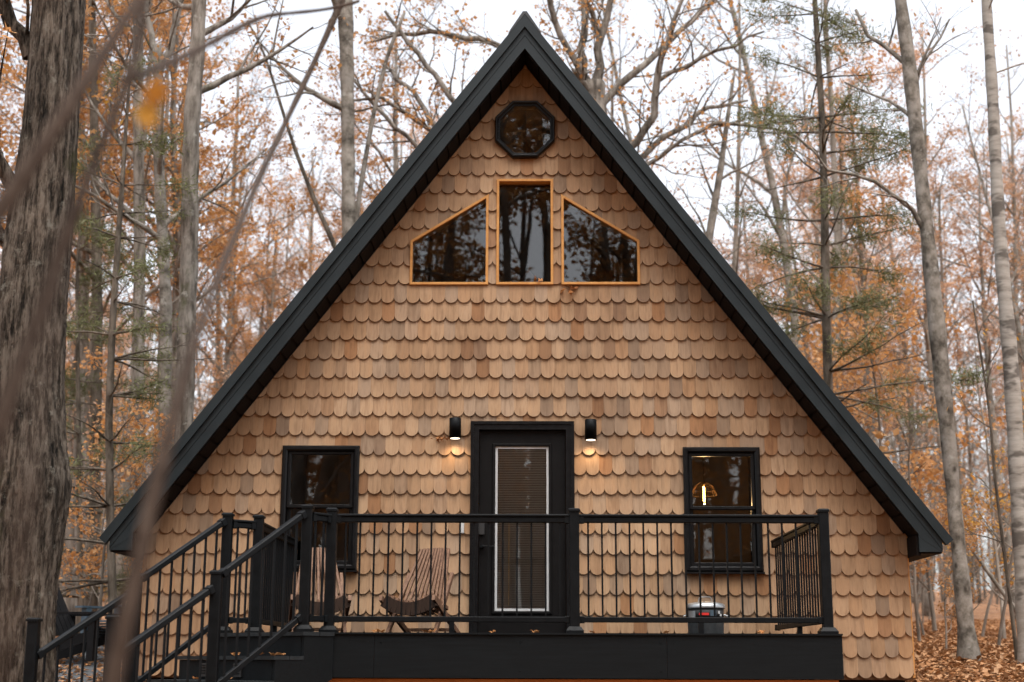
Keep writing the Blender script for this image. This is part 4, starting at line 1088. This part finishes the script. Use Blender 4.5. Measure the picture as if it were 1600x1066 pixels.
def conifer(name, label, pts, D, top, seed, lens, need=34, group=None, dead=.25):
    P, rd = path3(pts, D); P = P[::-1]; rd = rd[::-1]
    g = tz(P[0][0], P[0][1])
    if P[0][2] > g - .1: P.insert(0, np.array((P[0][0] + .03, P[0][1], g - .25))); rd.insert(0, rd[0] * 1.15)
    P.append(P[-1] + np.array((0, 0, top))); rd.append(.015)
    P = np.array(P); rd = np.array(rd); s = np.concatenate([[0], np.cumsum(np.linalg.norm(np.diff(P, axis=0), axis=1))])
    ss = np.linspace(0, s[-1], 40); Q = np.stack([np.interp(ss, s, P[:, k]) for k in range(3)], 1); rq = np.interp(ss, s, rd)
    rng = np.random.default_rng(seed); base = np.array((Q[0][0], Q[0][1], g)); Q = Q - base
    t = thing(name, label, 'tree', tuple(base), 0, group); mb = MB(); mb.tube(Q, rq, 9); tips = []
    H = Q[-1][2]; z = lens[0]
    while z < H - .3:
        f = (z / H); i = int(np.searchsorted(Q[:, 2], z)); i = min(max(i, 1), 39); p = Q[i - 1] + (Q[i] - Q[i - 1]) * rng.random()
        for k in range(rng.integers(3, 5)):
            a = rng.uniform(0, 6.28); L = lens[1] * (1 - f * .75) * rng.uniform(.55, 1.15)
            B = polyline(rng, p, (math.cos(a), math.sin(a), rng.uniform(-.1, .28)), L, 7, .06, -.012)
            br = np.linspace(min(.02, rq[i] * .4), .004, 8); mb.tube(B, br, 4, False)
            bare = rng.random() < dead or z < lens[2]
            tw = []
            for j in range(int(L * 5)):
                x = rng.uniform(.25, 1) * 7; q = min(int(x), 6); tt = B[q + 1] - B[q]; tt /= np.linalg.norm(tt)
                sd_ = np.cross(tt, (0, 0, 1)); sd_ /= np.linalg.norm(sd_) + 1e-6
                d = tt * .8 + sd_ * rng.choice((-1, 1)) * rng.uniform(.4, .9) + np.array((0, 0, rng.uniform(-.1, .15)))
                C = polyline(rng, B[q] + (B[q + 1] - B[q]) * (x - q), d, rng.uniform(.2, .5), 3, .1); mb.tube(C, [.004, .0035, .003, .002], 3, False); tw.append(C)
            if not bare: tips += tw + [B[4:]]
        z += rng.uniform(.35, .62)
    mb.build('trunk', 'dark_bark', t, True, True)
    V, F, rn = leaves_at(rng, tips, int(need * 2.4), .11, .075, flat=.2, aspect=.13, fold=.0); link('crown', quads_mesh('crown', V, F, rn), 'needle_green', t, True)
    return t
conifer('pine_tree', 'slim pine with sparse green needle sprays behind the right roof slope', [(1273, 0, 8), (1278, 80, 9), (1283, 160, 10), (1288, 300, 12), (1290, 450, 14), (1294, 600, 15), (1296, 720, 17)], 20.5, 3.0, 21, (2.2, 2.3, 3.0), 30)
conifer('hemlock_tree', 'thin dark hemlock with bare horizontal side branches left of the cabin eave', [(190, 300, 8), (184, 380, 9), (176, 500, 11), (170, 650, 12), (172, 800, 13), (176, 950, 14)], 18.5, 2.0, 22, (1.0, 1.9, 1.6), 26, None, .45)
conifer('hemlock_tree', 'young green hemlock spreading soft sprays beside the big maple', [(120, 420, 5), (122, 600, 7), (124, 800, 9), (126, 950, 10)], 23, 1.5, 23, (.6, 2.1, .4), 30, None, .1)

# --- the woods around: a few kinds, each copied
protos = {}
def P_(key, *a, **k): protos[key] = tree_parts(*a, **k)
P_('maple_a', 101, 15, .16, cfg(.45, 15, 3.6, 6, 1.5, 5, .6), leaf=LEAF(26, .09, .62, .09), bark='far_bark', leafmat='leaf_orange')
P_('maple_b', 102, 17, .19, cfg(.42, 14, 4.0, 6, 1.6, 5, .6, (30, 60)), leaf=LEAF(24, .09, .58, .09), bark='grey_bark', leafmat='leaf_orange')
P_('beech', 103, 14, .13, cfg(.42, 17, 3.2, 7, 1.3, 5, .55, (50, 80), .02), leaf=LEAF(26, .08, .62, .08), bark='far_bark', leafmat='leaf_pink')
P_('beech_b', 107, 15, .15, cfg(.46, 15, 3.4, 7, 1.4, 5, .55, (45, 75), .03), leaf=LEAF(23, .08, .6, .08), bark='smooth_bark', leafmat='leaf_pink')
P_('bare_a', 104, 18, .14, cfg(.45, 12, 3.0, 6, 1.4, 5, .6, (25, 50), .07), leaf=LEAF(3.4, .085, .6), bark='smooth_bark', leafmat='leaf_orange')
P_('bare_b', 105, 16, .11, cfg(.38, 13, 2.6, 6, 1.2, 5, .5, (30, 55), .06), leaf=LEAF(2.6, .085, .6), bark='far_bark', leafmat='leaf_pink')
P_('bare_c', 106, 19, .20, cfg(.5, 12, 3.6, 6, 1.6, 5, .6, (30, 55), .06), leaf=LEAF(4, .085, .6), bark='grey_bark', leafmat='leaf_orange')
sapc = lambda n, l, a=(45, 85): [dict(SUB, **{'n': n, 'len': l, 'from': .2, 'ang': a, 'rmax': .015, 'rr': .6}), dict(SUB, n=5, len=.55, ang=(35, 70)), dict(TWIG, n=4, len=.28)]
P_('sapling_a', 111, 4.2, .03, sapc(14, 1.3, (60, 90)), leaf=LEAF(7.0, .075), bark='far_bark', leafmat='leaf_orange', sides=6, lean=.06)
P_('sapling_b', 112, 5.0, .035, sapc(12, 1.2), leaf=LEAF(5.5, .075), bark='far_bark', leafmat='leaf_yellow', sides=6, lean=.06)
P_('sapling_c', 113, 5.5, .035, sapc(14, 1.1, (30, 60)), leaf=LEAF(.5, .085), bark='far_bark', leafmat='leaf_pink', sides=6, lean=.06)
KIND = {'maple_a': ('maple_tree', 'slender maple with full orange crown in the woods behind the cabin', 'tree', 'orange maples in the woods'),
        'maple_b': ('maple_tree', 'tall grey barked maple with thinning orange crown in the woods', 'tree', 'tall thinning maples in the woods'),
        'beech': ('beech_tree', 'brown barked beech with pinkish brown crown in the woods', 'tree', 'pink brown beeches in the woods'),
        'beech_b': ('beech_tree', 'pale barked beech with high pinkish brown crown in the woods', 'tree', 'pale beeches in the woods'),
        'bare_a': ('bare_tree', 'nearly leafless pale slender trunk standing in the woods', 'tree', 'pale bare trees in the woods'),
        'bare_b': ('bare_tree', 'nearly leafless thin brown trunk standing in the woods', 'tree', 'thin brown bare trees in the woods'),
        'bare_c': ('bare_tree', 'nearly leafless thick grey trunk standing in the woods', 'tree', 'thick grey bare trees in the woods'),
        'sapling_a': ('sapling', 'low sapling with flat sprays of orange leaves on the forest floor', 'sapling', 'orange saplings on the forest floor'),
        'sapling_b': ('sapling', 'low sapling with yellow leaves on the forest floor', 'sapling', 'yellow saplings on the forest floor'),
        'sapling_c': ('sapling', 'low almost leafless brown sapling on the forest floor', 'sapling', 'bare saplings on the forest floor')}
def plant(key, px, D, sc=1.0, rot=None, rng=random):
    p = PD(px, 1000, D); g = tz(p.x, p.y)
    n, lb, c, gr = KIND[key]; add_tree(n, lb, c, gr, protos[key], (p.x, p.y, g), rot if rot is not None else rng.uniform(0, 6.28), sc)
def forest():
    rg = random.Random(77)
    # placed ones: orange crowns and saplings that the photograph shows
    for key, px, D, s in (('sapling_a', 150, 20, 1.0), ('sapling_a', 205, 22, .8), ('sapling_a', 1400, 24, 1.55), ('sapling_a', 1345, 26, 1.6), ('sapling_a', 1460, 27, 1.5), ('sapling_b', 1555, 20, .75),
                          ('sapling_b', 1530, 25, .9), ('sapling_a', 1478, 19.5, .5), ('sapling_c', 1565, 23, 1.0), ('sapling_c', 1440, 22, .8), ('sapling_c', 110, 26, 1.0), ('sapling_c', 130, 21, .7),
                          ('maple_a', 225, 31, .95), ('maple_a', 180, 27, .9), ('maple_b', 275, 29, .9), ('maple_a', 105, 33, 1.0), ('maple_a', 395, 38, .75), ('maple_a', 330, 34, .8), ('maple_b', 120, 30, 1.0), ('maple_a', 30, 27, 1.0), ('beech', 480, 40, .85), ('beech', 420, 44, .8), ('beech_b', 600, 37, .9), ('maple_a', 545, 45, .9),
                          ('maple_b', 660, 33, .9), ('beech', 1150, 42, .8), ('beech', 1080, 48, .8), ('maple_a', 1330, 33, .85), ('maple_a', 1500, 38, .8), ('beech', 1400, 42, .8), ('beech_b', 1590, 36, .8), ('maple_a', 1250, 46, .8)):
        plant(key, px, D, s, None, rg)
    pts = []
    def far_enough(x, y, m): return all((x - a) ** 2 + (y - b) ** 2 > m * m for a, b in pts)
    n = 0; tries = 0
    while n < 170 and tries < 6000:
        tries += 1
        px = rg.uniform(-160, 1760); D = 28 + 60 * rg.random() ** .75
        if 420 < px < 1180 and (rg.random() < .72 or D < 30): continue
        p = PD(px, 1000, D)
        if not far_enough(p.x, p.y, 1.5): continue
        pts.append((p.x, p.y)); n += 1
        r = rg.random()
        key = 'bare_b' if r < .42 else 'bare_a' if r < .66 else 'bare_c' if r < .76 else 'maple_a' if r < .82 else 'beech' if r < .90 else 'maple_b' if r < .94 else 'beech_b'
        if key == 'bare_c' and D < 40: key = 'bare_b'
        if 300 < px < 520 and D < 45 and not key.startswith('bare'): key = 'bare_b'
        plant(key, px, D, rg.uniform(.72, 1.08), None, rg)
    for i in range(70):
        px = rg.choice((rg.uniform(70, 420), rg.uniform(1240, 1640))); D = 22 + 40 * rg.random()
        plant(rg.choice(('sapling_c',) * 8 + ('sapling_a', 'sapling_b')), px, D, rg.uniform(.55, 1.1), None, rg)
forest()

def far_wood(name, label, seed, spots, per_leaf, lsize, hrange, rrange, low=.38):
    rng = np.random.default_rng(seed); mb = MB(); LP = []
    for x, y in spots:
        H = rng.uniform(*hrange); r = rng.uniform(*rrange); g = tz(x, y)
        P = polyline(rng, (x, y, g - .3), (rng.normal() * .03, rng.normal() * .03, 1), H, 7, .03); mb.tube(P, np.linspace(r, r * .2, 8), 5, False)
        for k in range(9):
            f = rng.uniform(low, 1) * 7; i = min(int(f), 6); a = rng.uniform(0, 6.28)
            B = polyline(rng, P[i] + (P[i + 1] - P[i]) * (f - i), (math.cos(a), math.sin(a), rng.uniform(.2, 1.2)), rng.uniform(1.5, 4.2), 4, .15); mb.tube(B, np.linspace(r * .32, .012, 5), 3, False)
            for q in range(3):
                C = polyline(rng, B[rng.integers(1, 5)], rng.normal(size=3) + np.array((0, 0, .4)), rng.uniform(.6, 1.6), 2, .2); mb.tube(C, [.02, .015, .008], 3, False)
                for _ in range(rng.poisson(per_leaf / 27)): LP.append(C[rng.integers(0, 3)] + rng.normal(size=3) * .25)
    V, F, rn = leaf_quads(np.array(LP), rng, lsize, flat=.3)
    t = bpy.data.objects.new(name, mb.mesh('trunks', True)); t.data.materials.append(MATS['far_bark']); COL.objects.link(t); tag(t, label, 'woods', None, 'stuff')
    c = link('crowns', quads_mesh('crowns', V, F, rn), 'leaf_pink' if seed % 2 else 'leaf_orange', t, True); c['kind'] = 'stuff'
def far_spots(seed, n, d0, d1):
    rg = random.Random(seed); out = []
    for _ in range(n):
        D = d0 + (d1 - d0) * rg.random() ** .8; px = rg.uniform(-350, 1950); p = PD(px, 1000, D); out.append((p.x, p.y))
    return out
far_wood('woods', 'dense far wood of thin brown trunks on the rising slope', 301, far_spots(9, 640, 62, 150), 45, .22, (9, 17), (.08, .17))
# the woods behind the photographer, seen only as reflections in the glass
rgb_ = random.Random(31)
far_wood('woods', 'dark woods across the clearing facing the cabin, mirrored in the windows', 302, [(rgb_.uniform(-34, 34), rgb_.uniform(-64, -24)) for _ in range(170)], 1400, .24, (17, 28), (.16, .34), .22)

# --- fallen leaves over the forest floor
def litter():
    rng = np.random.default_rng(8); P = []
    def patch(px0, px1, D0, D1, n):
        px = rng.uniform(px0, px1, n); D = D0 + (D1 - D0) * rng.random(n) ** 1.1
        for a, b in zip(px, D):
            p = PD(float(a), 1000, float(b))
            if abs(p.x) < 3.75 and p.y < DEPTH: continue
            P.append((p.x, p.y))
    patch(1330, 1680, 14.2, 34, 22000); patch(-60, 320, 14.5, 34, 9000); patch(-100, 1700, 6, 13, 3000)
    P = np.array(P); Z = terrain(P[:, 0], P[:, 1]) + rng.uniform(.004, .05, len(P))
    V, F, rn = leaf_quads(np.column_stack([P, Z]), rng, .085, flat=.82, fold=.5)
    o = link('leaf_litter', quads_mesh('leaf_litter', V, F, rn), 'leaf_litter'); tag(o, 'carpet of fallen orange and brown leaves on the forest floor', 'leaves', None, 'stuff')
litter()

# --- single leaves and small clumps caught on the building
def leaf_mesh(seed, size):
    rng = random.Random(seed); mb = MB(); k = 11; v = [(0, 0, 0.004)]
    for i in range(k * 2):
        a = math.pi * 2 * i / (k * 2); r = size * (.5 if i % 2 else .32) * rng.uniform(.8, 1.15); v.append((r * math.cos(a), r * math.sin(a) * .8, size * .22 * abs(math.sin(a * 1.5 + seed)) ))
    mb.add(v, [(0, 1 + i, 1 + (i + 1) % (2 * k)) for i in range(2 * k)], rng.random()); return mb.mesh('fallen_leaf')
LM = [leaf_mesh(s, .1) for s in range(5)]
for m in LM: m.materials.append(MATS['leaf_dry'])
def one_leaf(p, rot, label, group, s=1.0, i=0):
    o = link('fallen_leaf', LM[i % 5]); o.location = p; o.rotation_euler = rot; o.scale = (s, s, s); tag(o, label, 'leaf', group)
rg = random.Random(4)
for i, px in enumerate((585, 594, 664, 676, 770, 836, 905, 925, 1042, 1190)):
    p = PD(px, 990, 11.26 + (i % 3) * .03); one_leaf((p.x, p.y, ZDECK + .006), (rg.uniform(-.3, .3), rg.uniform(-.3, .3), rg.uniform(0, 6)), 'dry leaf lying along the front edge of the deck', 'leaves along the deck edge', rg.uniform(.6, 1.0), i)
so = P3 + u * (-.085) + DN * .07
for i, (a, d, k) in enumerate(((.12, .12, 0), (.17, .16, 0), (.3, .17, 0), (.42, .1, 0), (.62, .15, 0), (.55, .2, 0), (.35, .42, 1), (.7, .45, 1), (.3, .7, 2))):
    q = so + u * a + DN * d; one_leaf((q.x, q.y, ZDECK - (k + 1) * RISE + .006), (rg.uniform(-.4, .4), rg.uniform(-.4, .4), rg.uniform(0, 6)), 'dry leaf lying on the stair treads', 'leaves on the stairs', rg.uniform(.7, 1.1), i)
def clump(name, label, c, n, spread, size, seed, mat='leaf_dry'):
    rng = np.random.default_rng(seed); P = rng.normal(size=(n, 3)) * np.array(spread)
    V, F, rn = leaf_quads(P, rng, size, fold=.6); o = link(name, quads_mesh(name, V, F, rn), mat); o.location = c; tag(o, label, 'leaves'); return o
clump('leaf_clump', 'clump of dried brown leaves caught under the right upper window', pt(894, 451, -.055), 9, (.022, .012, .03), .085, 1)
clump('leaf_clump', 'few dried leaves resting on the sill of the middle upper window', pt(846, 439, -.03), 5, (.03, .006, .006), .07, 2)
clump('leaf_clump', 'wisp of dry twigs and leaves caught left of the wall lamp', pt(690, 685, -.05), 12, (.045, .01, .008), .045, 3)
clump('leaf_clump', 'small heap of orange leaves stuck on the lower right roof slope', pt(1371, 695, -.2), 16, (.05, .1, .05), .085, 4, 'leaf_orange')

# --- the bare shrub in front of the lens: its branches start at one foot on the ground and pass close to the camera
def near_shrub():
    base = CAM + Vector((-.85, 2.2, 0)); base.z = tz(base.x, base.y)
    t = thing('shrub', 'out of focus bare brown shrub branches close in front of the left side', 'shrub', tuple(base)); B0 = base - Vector((0, 0, .05))
    def br(pts, name='branch'):                      # (px, py, distance m, diameter m)
        P = []; rd = []
        for px, py, D, dia in pts:
            P.append(np.array(PD(px, py, D) - base)); rd.append(dia / 2)
        P = np.array(P); rd = np.array(rd)
        if name == 'branch':
            P = np.concatenate([[np.array(B0 - base), np.array(B0 - base) * .5 + np.array((P[0] * .5))], P]); rd = np.concatenate([[rd[0] * 1.3, rd[0] * 1.15], rd])
        s = np.concatenate([[0], np.cumsum(np.linalg.norm(np.diff(P, axis=0), axis=1))]); ss = np.linspace(0, s[-1], 60)
        Q = np.stack([np.interp(ss, s, P[:, k]) for k in range(3)], 1)
        for _ in range(2):
            for c in range(3): Q[2:-2, c] = np.convolve(Q[:, c], np.ones(5) / 5, 'valid')
        mb = MB(); mb.tube(Q, np.interp(ss, s, rd) * (1 + .10 * np.sin(np.arange(60) * .9)), 8); mb.build(name, 'twig_bark', t, True, True)
    br([(172, 1090, 2.1, .033), (190, 960, 2.15, .032), (215, 860, 2.2, .031), (243, 760, 2.25, .030), (266, 640, 2.3, .026), (298, 535, 2.4, .023), (319, 492, 2.6, .021), (360, 384, 3.6, .022), (400, 290, 4.8, .024), (440, 205, 6.0, .026), (480, 120, 6.8, .030), (512, 55, 7.0, .034), (540, -15, 7.2, .04)])
    br([(-30, 760, 2.0, .026), (0, 650, 2.05, .026), (37, 560, 2.1, .025), (75, 455, 2.15, .024), (110, 345, 2.2, .022), (150, 244, 2.25, .021), (182, 169, 2.3, .020), (208, 118, 2.35, .020), (216, 60, 2.45, .018), (228, -30, 2.6, .016)])
    br([(208, 122, 2.35, .016), (237, 109, 2.7, .022), (294, 86, 3.4, .020), (350, 56, 4.2, .022), (387, 36, 4.8, .022), (417, 24, 5.2, .019), (462, 20, 5.8, .014), (522, 14, 6.2, .016), (560, 2, 6.4, .016)], 'side_branch')
    br([(-160, 620, 2.0, .030), (-60, 420, 2.0, .030), (0, 326, 2.05, .030), (66, 232, 2.1, .028), (131, 131, 2.2, .026), (170, 70, 2.3, .024), (206, 18, 2.4, .022), (240, -40, 2.5, .020)])
    br([(-5, 1090, 1.3, .011), (8, 1010, 1.3, .011), (27, 900, 1.3, .010), (43, 780, 1.35, .009), (60, 600, 1.4, .007), (95, 430, 1.5, .005)])
    br([(208, 122, 2.35, .006), (226, 124, 2.3, .005), (240, 132, 2.2, .004), (243, 146, 2.2, .003)], 'leaf_stem')
    for i, (px, py, D, rx, s) in enumerate(((243, 146, 2.2, .3, .045), (228, 182, 2.2, -.2, .050))):
        c = PD(px, py, D) - base; L = leaf_mesh(20 + i, 1.0); L.name = 'leaf'; L.materials.append(MATS['leaf_yellow'])
        o = link('leaf', L, None, t, True); o.location = c; o.scale = (s, s * 1.5, s); o.rotation_euler = (R(90) + rx, .3, .4)
near_shrub()
